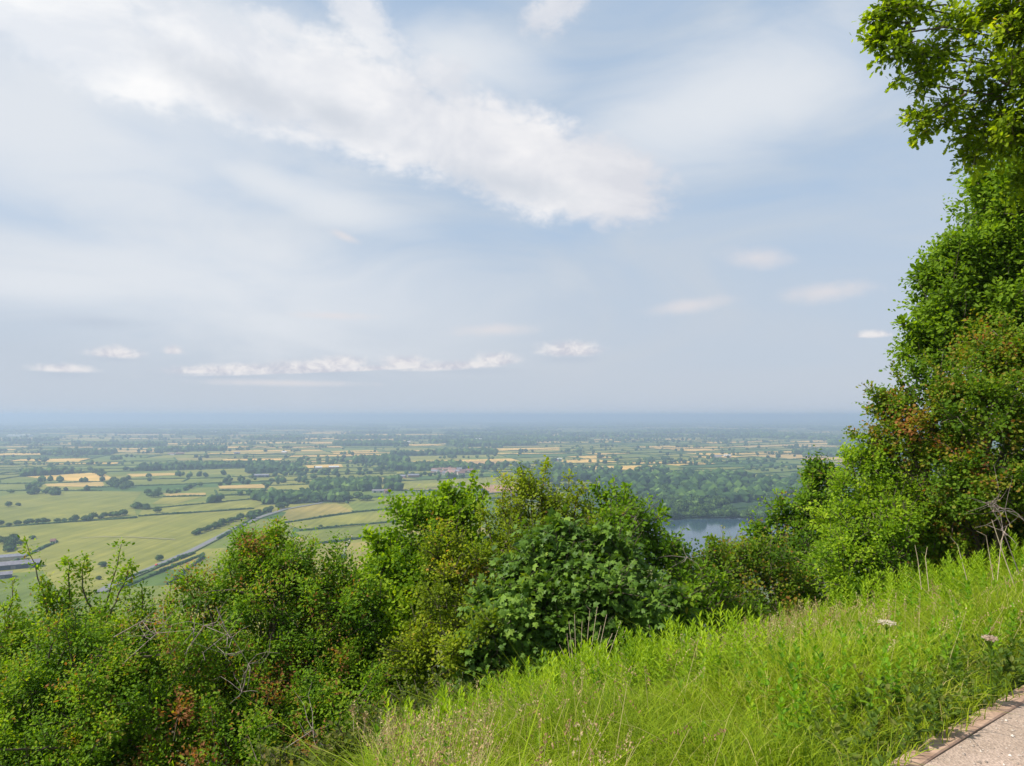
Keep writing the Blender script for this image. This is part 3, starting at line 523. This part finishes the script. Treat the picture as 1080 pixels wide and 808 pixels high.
# wood beyond the lake
k = 0
while k < 112:
    px, py = rr.uniform(610, 880), 505 + 44 * rr.random() ** .8
    if py < 505 + max(0, 700 - px) * .06 or inside(G(px, py)[:2], LAKE) or (px < 650 and py > 535): continue
    if inside(G(px, py)[:2], [G(a, b)[:2] for a, b in [(775, 505), (802, 504), (803, 512), (776, 512)]]): continue
    g = G(px, py); far_tree(g[0], g[1], rr.uniform(21, 31), 'broad tree crown in the dark wood beyond the lake', 'trees of the wood beyond the lake'); k += 1
for i in range(22):
    t = i / 21; px = 650 + t * 190 + rr.uniform(-2, 2); py = 547.2 + (3.2 * ((t - .55) / .5) ** 2) + rr.uniform(-.7, .3); g = G(px, py); far_tree(g[0], g[1], rr.uniform(17, 24), 'tree leaning over the far shore of the lake', 'trees along the far lake shore')
rowtrees((-5, 556), (90, 549.5), 14, 9, 'rounded tree in the dark row across the pale fields at left', 'trees in the left field row', 2)
rowtrees((92, 549), (130, 544.5), 7, 9, 'rounded tree in the thick clump ending the left field row', 'trees ending the left field row', 1)
blobtrees(4, 577, 18, 6, 14, 10, 'tree in the dark copse by the left edge above the barn', 'trees in the copse at the left edge')
blobtrees(22, 521, 50, 2.5, 15, 9, 'tree in the flat dark wood at left beyond the pasture', 'trees in the flat left wood')
blobtrees(126, 513, 14, 5, 15, 9, 'tree in the copse right of the golden field', 'trees in the copse beside the golden field')
blobtrees(105, 501, 8, 2, 5, 7, 'tree in the small clump above the golden field', 'trees above the golden field')
blobtrees(160, 524, 10, 2.5, 8, 8, 'tree in the clump at the head of the strip fields', 'trees at the head of the strip fields')
blobtrees(150, 536, 12, 2.5, 8, 8, 'tree in the copse below the strip fields', 'trees below the strip fields')
rowtrees((205, 565), (250, 549), 15, 8, 'dark tree lining the far side of the road', 'trees lining the road')
rowtrees((255, 548), (300, 536), 12, 9, 'dark tree where the road runs into the wood', 'trees where the road enters the wood', 3)
blobtrees(335, 528, 62, 4, 28, 10, 'tree in the long wood behind the mounded field', 'trees of the long wood in the middle')
blobtrees(330, 508, 45, 3, 7, 7, 'tree in the hamlet copse', 'trees of the hamlet copse')
blobtrees(440, 497, 60, 4, 8, 7, 'tree among the village roofs', 'trees of the village')
for (px, py, w, lab) in [(9, 535, 8, 'lone round tree in the left pasture, larger of the pair'), (19, 534, 6, 'lone round tree in the left pasture, smaller of the pair'), (166, 541, 10, 'lone round tree on the hedge between the olive fields'), (34, 569, 8, 'single tree standing just right of the left copse'),
                         (92, 517, 6, 'single tree below the golden field'), (211, 513, 7, 'single tree in the middle distance pasture'), (157, 504, 7, 'single tree before the long golden strip'), (265, 505, 7, 'round tree beside the dark roofed farm'), (278, 512, 6, 'small tree on the hedge at the field corner'), (180, 521, 6, 'single tree on the tan strip'),
                         (168, 592, 10, 'round tree in the field seen through the hawthorn shoots'), (104, 612, 7, 'small round bush low in the field seen through the shoots'), (338, 556, 5, 'small bush on the hedge under the mound'), (108, 598, 10, 'dark tree in the pasture behind the upright shoots'), (362, 590, 9, 'small dark bush between the hawthorn and the maple')]:
    tree_px(px, py, w, lab, None)
# ------------------------------------------------------------------ hedgerows
M_HEDGE = leaf_mat('hedge', [(0, (.02, .05, .015)), (.5, (.04, .085, .022)), (1, (.07, .12, .03))], 0, .9, spec=.1)
def hedge_arrays(a, b, w, h, step, r):
    L = math.hypot(b[0] - a[0], b[1] - a[1]); n = max(2, int(L / step)); t = np.linspace(0, 1, n + 1); dx, dy = (b[0] - a[0]) / L, (b[1] - a[1]) / L; px, py = -dy, dx
    prof = [(-.5, 0), (-.55, .6), (-.2, 1), (.25, .95), (.55, .55), (.5, 0)]; m = len(prof); V = np.zeros((n + 1, m, 3)); wob = r.normal(0, .12 * w, n + 1)
    hh = h * (1 + .3 * np.sin(t * L / 17 + r.uniform(0, 6)) * r.random()) * r.uniform(.75, 1.25, n + 1)
    for j, (q, z) in enumerate(prof):
        o = q * w * r.uniform(.8, 1.2, n + 1) + wob; V[:, j, 0] = a[0] + (b[0] - a[0]) * t + px * o; V[:, j, 1] = a[1] + (b[1] - a[1]) * t + py * o; V[:, j, 2] = PLAIN + .2 + z * hh
    i, j = np.meshgrid(np.arange(n), np.arange(m - 1), indexing='ij'); s = (i * m + j).ravel(); T = np.concatenate([np.stack([s, s + m, s + m + 1], 1), np.stack([s, s + m + 1, s + 1], 1)])
    return V.reshape(-1, 3), T
hr = np.random.default_rng(5)
def near_hedge(a, b, lab, grp, w=3.2, h=2.6):
    V, T = hedge_arrays(a, b, w, h, 2.5, hr); root = empty('hedgerow', ((a[0] + b[0]) / 2, (a[1] + b[1]) / 2, PLAIN), lab, 'hedge', grp); 
    o = mesh_np('foliage', V, T, M_HEDGE, None, hr.random(len(T))); local(o, root)
for (p, q, lab) in [((145, 546.5), (0, 556.5), 'hedge along the top of the large olive field'), ((146, 545), (268, 537), 'hedge right of the row along the large olive field'), ((150, 538), (266, 527), 'hedge between the strip fields'), ((172, 524.5), (217, 523.5), 'short hedge under the tan strip'), ((300, 552), (372, 541), 'hedge sweeping under the mounded field'), ((316, 560), (425, 550), 'hedge under the yellow-green field, left of the maple'),
                    ((330, 575), (400, 566), 'hedge of small bushes left of the maple'), ((372, 541), (425, 536), 'hedge right of the mounded field'), ((120, 617), (205, 584), 'dark hedge on the far side of the road'), ((128, 621), (215, 585), 'dark hedge on the near side of the road'), ((0, 600), (60, 572), 'rough hedge climbing past the barn')]:
    a, b = G(*p), G(*q); near_hedge(a, b, lab, None)
fV, fT, fo = [], [], 0; nh = 0; farpts = []
for a, b in chords:
    L = math.hypot(b[0] - a[0], b[1] - a[1]); m = (a[1] + b[1]) / 2; k = max(1, int(L / (220 if m < 3000 else 700)))
    for i in range(k):
        p = (a[0] + (b[0] - a[0]) * i / k, a[1] + (b[1] - a[1]) * i / k); q = (a[0] + (b[0] - a[0]) * (i + 1) / k, a[1] + (b[1] - a[1]) * (i + 1) / k); c = ((p[0] + q[0]) / 2, (p[1] + q[1]) / 2)
        if rr.random() < .12 or blocked(c) or blocked(p) or blocked(q) or abs(c[0]) > c[1] * .8 + 150: continue
        d = c[1]
        vis = abs(c[0]) < d * .72
        if d < 1700 and vis and nh < 110:
            nh += 1; near_hedge(p, q, 'dark hedge dividing the nearer fields of the plain', 'hedges dividing the nearer fields')
        elif d < 14000:
            V, T = hedge_arrays(p, q, 3 + d / 1500, 2.2 + d / 4500, 4 + d / 300, hr); fV.append(V); fT.append(T + fo); fo += len(V)
        nt = int(math.hypot(q[0] - p[0], q[1] - p[1]) / (38 + d / 35) * rr.random() ** 1.5 * .9)
        for _ in range(nt):
            t = rr.random(); farpts.append((p[0] + (q[0] - p[0]) * t, p[1] + (q[1] - p[1]) * t, rr.uniform(6, 13) * (1 + d / 9000)))
T = np.concatenate(fT); tag(mesh_np('distant_hedgerows', np.concatenate(fV), T, M_HEDGE, None, hr.random(len(T))), 'countless thin dark hedges dividing the far fields', 'hedges', kind='stuff')
for poly in woods:
    xs = [p[0] for p in poly]; ys = [p[1] for p in poly]; A = area(poly); cy = sum(ys) / len(ys); w = 14 * (1 + cy / 5000); m = int(min(A / (w * w * .5), 90 if cy > 4000 else 260))
    if abs(sum(xs) / len(xs)) > cy * .8 + 100: continue
    for _ in range(m * 2):
        p = (rr.uniform(min(xs), max(xs)), rr.uniform(min(ys), max(ys)))
        if inside(p, poly) and not blocked(p): farpts.append((p[0], p[1], w * rr.uniform(.7, 1.3)))
for _ in range(900):
    d = 1400 * math.exp(rr.random() * 2.3); p = (rr.uniform(-.75, .75) * d, d)
    if blocked(p): continue
    for _ in range(rr.choice([1, 1, 2, 6])): farpts.append((p[0] + rr.gauss(0, 22), p[1] + rr.gauss(0, 22), rr.uniform(7, 14) * (1 + d / 8000)))
for (cx, cy, rx, ry, m, w) in [(745, 518, 110, 14, 420, 11), (700, 507, 90, 4, 120, 9), (560, 494, 60, 4, 60, 6), (640, 497, 70, 3, 60, 6), (720, 488, 100, 3, 80, 4), (600, 503, 40, 5, 30, 7), (840, 495, 60, 4, 20, 5), (420, 491, 110, 2.5, 85, 4), (330, 500, 40, 2.5, 30, 5), (60, 490, 60, .8, 30, 3), (210, 490, 60, 1.2, 35, 3.5), (150, 468, 160, 2, 165, 3), (560, 466, 280, 2, 210, 3), (420, 462, 420, 2, 210, 3.2), (60, 478, 60, 1, 55, 3), (760, 462, 160, 2.5, 125, 3)]:
    for _ in range(m):
        a = rr.uniform(0, 6.28); q = math.sqrt(rr.random()); g = G(cx + math.cos(a) * q * rx, cy + math.sin(a) * q * ry)
        if not blocked(g[:2]): farpts.append((g[0], g[1], w / F * g[1] * rr.uniform(.6, 1.4)))
FP = np.array(farpts); n = len(FP); hr2 = np.random.default_rng(9)
print('far trees', n_tree, 'hedges', nh, 'far crowns', n, 'parcels', len(parcels))
sc = np.stack([FP[:, 2] * .5, FP[:, 2] * .5, np.minimum(FP[:, 2] * .48, 14)], 1)
V = (np.stack([FP[:, 0], FP[:, 1], PLAIN + sc[:, 2] * .8], 1)[:, None] + I1[0][None] * sc[:, None] * hr2.uniform(.7, 1.2, (n, len(I1[0]), 1))).reshape(-1, 3)
T = (I1[1][None] + (np.arange(n) * len(I1[0]))[:, None, None]).reshape(-1, 3)
tag(mesh_np('distant_woodland', V, T, M_FAR, None, np.clip(np.repeat(hr2.normal(.4, .18, n), len(I1[1])) + hr2.normal(0, .1, len(T)), 0, 1)), 'scattered far trees and woods of the plain fading into blue haze', 'woodland', kind='stuff')
# ------------------------------------------------------------------ road, track
def strip(name, pts, w, z, mat):
    P_ = [G(x, y)[:2] for x, y in pts]; V = []
    for i, p in enumerate(P_):
        a = P_[max(i - 1, 0)]; b = P_[min(i + 1, len(P_) - 1)]; d = b - a; d = d / np.linalg.norm(d); q = np.array((-d[1], d[0])) * w / 2; V += [(*(p + q), z), (*(p - q), z)]
    return tag(pydata(name, V, [(2 * i, 2 * i + 1, 2 * i + 3, 2 * i + 2) for i in range(len(P_) - 1)], mat), kind='structure')
M_ASPH = flat_mat('asphalt', (.15, .14, .145), .9, (.15, .145, .15), .3)
M_VERGE = flat_mat('verge', (.16, .2, .06), 1, (.1, .14, .05), .3)
M_TRACK = flat_mat('track', (.28, .24, .15), 1, (.2, .19, .1), .2)
rd = [(104, 626), (122, 616.5), (150, 604.5), (200, 583), (228, 568.5), (250, 557), (275, 546), (300, 538), (340, 531)]
strip('verge', rd, 10, FZ + 1.1, M_VERGE); strip('road', rd, 7.5, FZ + 1.25, M_ASPH)
strip('track', [(85, 568.5), (108, 567), (140, 567.5), (185, 570)], 2.5, FZ + 1.1, M_TRACK)
strip('track', [(-20, 599), (10, 594), (35, 584), (60, 571)], 4, FZ + 1.1, M_TRACK)
strip('track', [(360, 590), (366, 575), (371, 566)], 2.5, FZ + 1.1, M_TRACK)
# ------------------------------------------------------------------ buildings
def bmat(n, c, c2=None): return flat_mat(n, c, .85, c2, .4)
M_RED = bmat('red_tile', (.24, .13, .1), (.17, .09, .07)); M_GREY = bmat('grey_sheet', (.2, .185, .21), (.14, .13, .15)); M_STONEW = bmat('pale_stone', (.5, .44, .35)); M_WHITE = bmat('white_render', (.6, .59, .56)); M_DARK = bmat('dark_cladding', (.06, .07, .11)); M_BRICK = bmat('brick', (.36, .2, .15)); M_SLATE = bmat('slate', (.2, .2, .23)); M_GLASS = flat_mat('window_glass', (.05, .06, .08), .15, (.04, .05, .06), 1)
def boxm(name, x0, x1, y0, y1, z0, z1, mat, parent):
    V = [(x, y, z) for x in (x0, x1) for y in (y0, y1) for z in (z0, z1)]
    return pydata(name, V, [(0, 1, 3, 2), (4, 6, 7, 5), (0, 4, 5, 1), (2, 3, 7, 6), (0, 2, 6, 4), (1, 5, 7, 3)], mat, parent)
def building(name, px, py, L, W, H, rh, rz, wall, roof, label, cat, group=None, chimney=False, doors=0, wins=0):
    g = G(px, py); root = empty(name, (g[0], g[1], PLAIN + .5), label, cat, group, rz); l, w = L / 2, W / 2
    V = [(-l, -w, 0), (l, -w, 0), (l, w, 0), (-l, w, 0), (-l, -w, H), (l, -w, H), (l, w, H), (-l, w, H), (-l, 0, H + rh), (l, 0, H + rh)]
    pydata('wall', V, [(0, 1, 5, 4), (2, 3, 7, 6), (1, 2, 6, 9, 5), (3, 0, 4, 8, 7), (0, 3, 2, 1)], wall, root)
    e = .5; t = .35; V = []
    for z in (0.05, t):
        V += [(-l - e, -w - e, H + z - rh * e / w), (l + e, -w - e, H + z - rh * e / w), (l + e, 0, H + rh + z), (-l - e, 0, H + rh + z), (l + e, w + e, H + z - rh * e / w), (-l - e, w + e, H + z - rh * e / w)]
    rf = pydata('roof', V, [(6, 7, 8, 9), (9, 8, 10, 11), (3, 2, 1, 0), (5, 4, 2, 3), (0, 1, 7, 6), (4, 5, 11, 10), (1, 2, 8, 7), (2, 4, 10, 8), (3, 0, 6, 9), (5, 3, 9, 11)], roof, root)
    if chimney: boxm('chimney', l - 1.6, l - .6, -.5, .5, H + rh - .6, H + rh + 1.6, M_BRICK, rf)
    for i in range(doors): x = -l + L * (i + .5) / doors; boxm('door', x - 2, x + 2, -w - .08, -w - .01, 0.02, H * .8, M_GREY if wall is M_DARK else M_DARK, root)
    for i in range(wins): x = -l + L * (i + .5) / wins; boxm('window', x - .6, x + .6, -w - .08, -w - .01, H * .55, H * .55 + 1.3, M_GLASS, root)
    return root
building('barn', 14, 600, 44, 13, 4.5, 2.6, .55, M_DARK, M_GREY, 'long grey roofed barn with dark blue sides, at the left edge', 'barn', None, doors=3)
building('barn', -8, 611, 30, 11, 3.5, 2.0, .55, M_DARK, M_GREY, 'lower grey roofed shed in front of the long barn', 'barn', None, doors=2)
building('barn', 2, 592, 40, 9, 4, 2, .55, M_STONEW, M_SLATE, 'narrow slate roofed shed behind the long barn', 'barn')
building('farmhouse', 8, 678, 15, 8, 5, 3, .3, M_BRICK, M_RED, 'red roofed house glimpsed through leaves at the left edge', 'house', None, True, 1, 3)
building('farmhouse', 56, 573.5, 5, 4, 3, 2.2, .3, M_WHITE, M_RED, 'tiny white hut beside the farm track', 'house', None, False, 1, 1)
building('farmhouse', 541, 524, 15, 8, 5.5, 3, .2, M_WHITE, M_RED, 'white house with a red roof just behind the olive bush', 'house', None, True, 1, 3)
building('farmhouse', 552, 523, 9, 7, 5, 3, .9, M_BRICK, M_RED, 'brick house with a red roof beside the white one', 'house', None, True, 1, 2)
building('barn', 399, 519.5, 24, 9, 3.5, 2, .1, M_WHITE, M_GREY, 'long pale farm building left of the maple', 'barn', None, doors=2)
building('farmhouse', 409, 520.5, 12, 8, 5, 3, .3, M_BRICK, M_RED, 'red roofed farmhouse beside the long pale building', 'house', None, True, 1, 2)
building('barn', 276, 503.5, 34, 14, 5, 2.5, .15, M_DARK, M_SLATE, 'dark roofed barn among the hedges in the middle distance', 'barn', None, doors=2)
building('barn', 83, 476.5, 45, 25, 8, 3, .1, M_WHITE, M_WHITE, 'small bright white shed far out at left', 'barn')
building('glasshouse', 21, 460.5, 150, 60, 10, 3, .05, M_WHITE, M_WHITE, 'broad white shed on the hazy horizon at left', 'barn')
vill = 'roofs of the village left of centre'
for i in range(26):
    a = rr.uniform(0, 6.28); q = math.sqrt(rr.random()); x = 480 + math.cos(a) * q * 24; y = 498.5 + math.sin(a) * q * 3.5
    building('cottage', x, y, rr.uniform(14, 24), rr.uniform(9, 12), 5.5, 3.6, rr.uniform(-.5, .6), rr.choice([M_BRICK, M_STONEW, M_WHITE]), rr.choice([M_RED, M_RED, M_BRICK, M_SLATE]), 'small pitched roof house in the distant village', 'house', vill, True)
far = [(190, 479.5, 'red roofed farm building beyond the left fields'), (181, 480, 'smaller red roofed building beyond the left fields'), (336, 495, 'pale farm building below the long golden strip'), (352, 494.5, 'pale barn right of the golden strip'), (345, 511, 'red roofed barn in the hamlet'), (357, 510, 'brick barn in the hamlet'), (366, 511.5, 'farmhouse at the right of the hamlet'), (335, 511.5, 'low shed at the left of the hamlet'), (422, 504.5, 'long shed before the village'), (436, 503.5, 'second long shed before the village'),
       (757, 482.5, 'long farm roof right of centre beyond the wood'), (767, 482, 'pale farm roof right of centre beyond the wood'), (588, 486, 'pale roof above the middle bushes'), (300, 478, 'pale roof on the plain at left of centre'), (430, 467, 'white roof far off near centre'), (505, 464, 'white speck of a building near the horizon'), (60, 454, 'white strip of roofs by the horizon at left'), (225, 456, 'pale roofs by the horizon left of centre'), (250, 479, 'grey farm roof in the left middle distance')]
for (x, y, lab) in far:
    g = G(x, y); sz = max(1, g[1] / 3000); building('farm_building', x, y, rr.uniform(18, 30) * sz, 11 * sz, 5, 3, rr.uniform(-.3, .4), rr.choice([M_STONEW, M_WHITE, M_BRICK]), M_RED if 'red' in lab or 'farmhouse' in lab else (M_WHITE if 'white' in lab or 'pale' in lab else M_SLATE), lab, 'farm building')
# cars on the road
M_TYRE = flat_mat('tyre', (.02, .02, .02), .9)
def car(px, py, c, lab):
    g = G(px, py); q = G(px + 6, py - 3.1); root = empty('car', (g[0], g[1], FZ + 1.3), lab, 'car', None, math.atan2(q[1] - g[1], q[0] - g[0])); m = flat_mat('car_paint', c, .3)
    prof = [(-2.1, .35), (-2.15, .8), (-1.9, 1.0), (-1.3, 1.45), (.3, 1.5), (.95, 1.0), (2.0, .85), (2.15, .5), (2.1, .35)]; n = len(prof)
    V = [(x, -.85, z) for x, z in prof] + [(x, .85, z) for x, z in prof]
    pydata('body', V, [tuple(range(n)), tuple(range(2 * n - 1, n - 1, -1))] + [(i, i + n, (i + 1) % n + n, (i + 1) % n) for i in range(n)], m, root)
    boxm('windscreen', -1.2, .5, -.87, .87, 1.02, 1.38, M_GLASS, root)
    for x in (-1.3, 1.3):
        for y in (-.8, .8):
            V_, T_ = tube_arrays([([(x, y - .1, .33), (x, y + .1, .33)], [.33, .33])], 12); mesh_np('wheel', V_, T_, M_TYRE, root)
car(165, 598, (.6, .05, .04), 'small red car on the road below'); car(128, 613.8, (.8, .8, .8), 'small white car on the road, seen at the edge of the bush'); car(188, 588.3, (.1, .12, .2), 'small dark car farther up the road')
# ------------------------------------------------------------------ haze
m = bpy.data.materials.new('haze_air'); m.use_nodes = True; nt = m.node_tree; nt.nodes.clear(); out = nt.nodes.new('ShaderNodeOutputMaterial'); pv = nt.nodes.new('ShaderNodeVolumePrincipled')
pv.inputs['Density'].default_value = 2.05e-4; pv.inputs['Color'].default_value = (.47, .585, .79, 1); pv.inputs['Anisotropy'].default_value = .2; nt.links.new(pv.outputs[0], out.inputs['Volume'])
tag(boxm('haze', -90000, 90000, -60000, 90000, PLAIN - 1, 25, m, None), 'pale blue summer haze lying over the plain', 'haze', kind='stuff')
# ------------------------------------------------------------------ sky and sun
SUN_AZ, SUN_EL = R(-104), R(50)
w = bpy.data.worlds.new('World'); scene.world = w; w.use_nodes = True; nt = w.node_tree; L = nt.links; bg = nt.nodes['Background']; bg.inputs[1].default_value = .1
sky = nt.nodes.new('ShaderNodeTexSky'); sky.sky_type = 'NISHITA'; sky.sun_disc = False; sky.sun_elevation = SUN_EL; sky.sun_rotation = SUN_AZ; sky.altitude = 300; sky.air_density = 1.0; sky.dust_density = 1.6; sky.ozone_density = 1.2
def MA(op, a, b=None, c=None):
    n = nt.nodes.new('ShaderNodeMath'); n.operation = op
    for i, v in enumerate((a, b, c)):
        if v is None: continue
        if isinstance(v, (int, float)): n.inputs[i].default_value = v
        else: L.new(v, n.inputs[i])
    return n.outputs[0]
tc = nt.nodes.new('ShaderNodeTexCoord'); sx = nt.nodes.new('ShaderNodeSeparateXYZ'); L.new(tc.outputs['Generated'], sx.inputs[0])
az = MA('ARCTAN2', sx.outputs[0], sx.outputs[1]); el = MA('ARCSINE', sx.outputs[2])
cb = nt.nodes.new('ShaderNodeCombineXYZ'); L.new(az, cb.inputs[0]); L.new(el, cb.inputs[1])
def noise(scale, detail, rough, stretch=1.0, seed=0.0, dist=0.0):
    mp = nt.nodes.new('ShaderNodeMapping'); mp.inputs['Scale'].default_value = (scale, scale * stretch, 1); mp.inputs['Location'].default_value = (seed, seed * .7, seed); L.new(cb.outputs[0], mp.inputs[0])
    n = nt.nodes.new('ShaderNodeTexNoise'); n.inputs['Scale'].default_value = 1; n.inputs['Detail'].default_value = detail; n.inputs['Roughness'].default_value = rough; n.inputs['Distortion'].default_value = dist; L.new(mp.outputs[0], n.inputs[0]); return n.outputs[0]
nb = noise(7, 8, .6, 1.6, 3.1, .3); nf = noise(26, 9, .62, 1.5, 7.7, .2); nw = noise(3.2, 7, .55, 2.6, 12.3, .8)
ns = noise(48, 9, .65, 1.3, 4.4, .3)
nfs = MA('ADD', MA('MULTIPLY', nf, .6), MA('MULTIPLY', ns, .4))
nbf = MA('ADD', MA('MULTIPLY', nb, .55), MA('MULTIPLY', nf, .45))
def ell(px, py, rx, ry, rot=0.0, soft=.5, amp=.5, nz=None, gain=1.0, flat=False):
    x, y, z = ray(px, py); a0 = math.atan2(x, y); e0 = math.asin(z / math.sqrt(x * x + y * y + z * z)); k = 1 / F
    da = MA('SUBTRACT', az, a0); de = MA('SUBTRACT', el, e0); c, s = math.cos(R(rot)), math.sin(R(rot))
    u = MA('MULTIPLY', MA('ADD', MA('MULTIPLY', da, c), MA('MULTIPLY', de, s)), 1 / (rx * k)); v = MA('MULTIPLY', MA('SUBTRACT', MA('MULTIPLY', de, c), MA('MULTIPLY', da, s)), 1 / (ry * k))
    vv = MA('MAXIMUM', v, MA('MULTIPLY', v, -2.4)) if flat else v
    d = MA('SQRT', MA('ADD', MA('MULTIPLY', u, u), MA('MULTIPLY', vv, vv)))
    f = MA('SUBTRACT', 1, d); f = MA('ADD', f, MA('MULTIPLY', MA('SUBTRACT', nz, .5), amp * 2))
    mr = nt.nodes.new('ShaderNodeMapRange'); mr.interpolation_type = 'SMOOTHSTEP'; L.new(f, mr.inputs[0]); mr.inputs[1].default_value = 0; mr.inputs[2].default_value = soft; mr.inputs[3].default_value = 0; mr.inputs[4].default_value = gain
    return mr.outputs[0], v
def mx(a, b): return a if b is None else (b if a is None else MA('MAXIMUM', a, b))
big = None
for args in [(90, 35, 170, 52, -10), (250, 75, 170, 58, -14), (400, 118, 160, 58, -18), (520, 160, 140, 60, -17), (632, 190, 104, 54, -14), (385, 18, 60, 30, -35), (400, 48, 60, 26, -30), (582, 8, 46, 30, 25), (470, 85, 60, 30, -25), (300, 30, 60, 16, -10)]:
    m_, v_ = ell(*args, soft=(.45 if args[2] > 80 else .8), amp=(.85 if args[2] > 80 else 1.15), nz=(nbf if args[2] > 80 else nfs), gain=(1 if args[2] > 80 else .8)); big = mx(m_, big)
veil = None
for args in [(40, 130, 420, 200, -8), (60, 90, 300, 110, -12), (200, 290, 420, 110, -4), (120, 150, 260, 90, -12), (300, 200, 220, 40, -14), (60, 300, 240, 50, 0), (760, 110, 260, 80, 12), (480, 60, 160, 50, -10), (200, 20, 300, 60, -8)]:
    m_, v_ = ell(*args, soft=1.0, amp=.5, nz=nw, gain=.9); veil = mx(m_, veil)
small = None; sv_ = None
for i, args in enumerate([(370, 390, 215, 6.5), (240, 391, 80, 9), (330, 388, 90, 12), (360, 384, 40, 12), (425, 384, 38, 14), (480, 387, 75, 10), (525, 381, 36, 13), (604, 371, 48, 17), (122, 374, 32, 11), (66, 390, 36, 8), (182, 371, 12, 8), (920, 354, 22, 7)]):
    m_, v_ = ell(*args, rot=3 if i < 6 else 0, soft=.8, amp=.62, nz=nfs, flat=True, gain=.9); small = mx(m_, small)
faint = None
for args in [(520, 348, 62, 10, 2), (725, 323, 62, 11, 5), (872, 308, 62, 14, 3), (800, 272, 50, 15, -6), (350, 333, 60, 6, 0), (300, 404, 120, 5, 0), (365, 250, 22, 6, -20)]:
    m_, v_ = ell(*args, soft=1.1, amp=.6, nz=nfs, gain=.75); faint = mx(m_, faint)
def mixc(fac, a, b):
    n = nt.nodes.new('ShaderNodeMixRGB'); 
    for i, v in enumerate((fac, a, b)):
        if isinstance(v, (int, float)): n.inputs[i].default_value = v
        elif isinstance(v, tuple): n.inputs[i].default_value = (*v, 1)
        else: L.new(v, n.inputs[i])
    return n.outputs[0]
# thin high haze over the whole sky, denser toward the horizon
hz = MA('MULTIPLY', MA('ADD', MA('MULTIPLY', MA('SUBTRACT', nw, .33), 1.6), MA('MULTIPLY', MA('SUBTRACT', .55, el), .5)), 1.0)
hzc = nt.nodes.new('ShaderNodeClamp'); L.new(hz, hzc.inputs[0]); hzc.inputs[1].default_value = .12; hzc.inputs[2].default_value = .8
nrb = mixc(.8, sky.outputs[0], (3.05, 4.1, 5.5))
c1 = mixc(hzc.outputs[0], nrb, (4.15, 4.6, 5.15))
hm = nt.nodes.new('ShaderNodeMapRange'); hm.interpolation_type = 'SMOOTHSTEP'; L.new(el, hm.inputs[0]); hm.inputs[1].default_value = .3; hm.inputs[2].default_value = 0; hm.inputs[3].default_value = 0; hm.inputs[4].default_value = .75
c1 = mixc(hm.outputs[0], c1, (4.15, 4.45, 4.95))
c2 = mixc(veil, c1, (5.5, 5.75, 6.1))
grey = nt.nodes.new('ShaderNodeMapRange'); L.new(nb, grey.inputs[0]); grey.inputs[1].default_value = .42; grey.inputs[2].default_value = .68
left = nt.nodes.new('ShaderNodeMapRange'); L.new(az, left.inputs[0]); left.inputs[1].default_value = .2; left.inputs[2].default_value = -.6
bcol = mixc(left.outputs[0], mixc(grey.outputs[0], (5.0, 5.1, 5.5), (6.2, 6.15, 6.3)), mixc(grey.outputs[0], (5.7, 5.95, 6.35), (7.1, 7.1, 7.1)))
cb_ = None
for args in [(240, 397, 90, 7), (330, 394, 95, 9), (425, 391, 42, 9), (490, 391, 90, 8), (604, 379, 50, 7), (122, 379, 34, 6), (66, 395, 38, 6), (110, 340, 60, 10), (250, 95, 110, 26, -14), (330, 118, 90, 20, -16), (560, 195, 110, 20, -12)][:8]:
    m_, v_ = ell(*args, soft=1.2, amp=.4, nz=nf, gain=.45); cb_ = mx(m_, cb_)
c2 = mixc(cb_, c2, (3.5, 3.95, 4.7))
c3 = mixc(big, c2, bcol)
gb = None
for args in [(255, 95, 130, 30, -14), (350, 122, 90, 22, -16), (540, 195, 120, 22, -12)]:
    m_, v_ = ell(*args, soft=1.1, amp=.4, nz=nf, gain=.85); gb = mx(m_, gb)
c3 = mixc(gb, c3, (4.5, 4.8, 5.3)); c4 = mixc(faint, c3, (5.5, 5.3, 5.45)); gs = nt.nodes.new('ShaderNodeMapRange'); L.new(ns, gs.inputs[0]); gs.inputs[1].default_value = .4; gs.inputs[2].default_value = .6
c5 = mixc(small, c4, mixc(gs.outputs[0], (4.4, 4.45, 5.0), (6.2, 6.0, 6.0)))
L.new(c5, bg.inputs[0])
w.cycles.sampling_method = 'MANUAL'; w.cycles.sample_map_resolution = 512
sl = bpy.data.lights.new('sun', 'SUN'); sl.energy = 4.8; sl.angle = R(.53); sl.color = (1, .95, .87); so = bpy.data.objects.new('sun', sl); C.objects.link(so)
sd = Vector((math.sin(SUN_AZ) * math.cos(SUN_EL), math.cos(SUN_AZ) * math.cos(SUN_EL), math.sin(SUN_EL))); so.rotation_euler = sd.to_track_quat('Z', 'Y').to_euler(); so.location = (0, 0, 50)
# ------------------------------------------------------------------ render settings
vs = scene.view_settings; vs.view_transform = 'Standard'; vs.look = 'None'; vs.exposure = .5; vs.gamma = 1; vs.use_curve_mapping = False
cy = scene.cycles; cy.max_bounces = 6; cy.diffuse_bounces = 3; cy.glossy_bounces = 2; cy.transmission_bounces = 3; cy.transparent_max_bounces = 4; cy.volume_bounces = 1; cy.use_denoising = True; cy.sample_clamp_indirect = 6
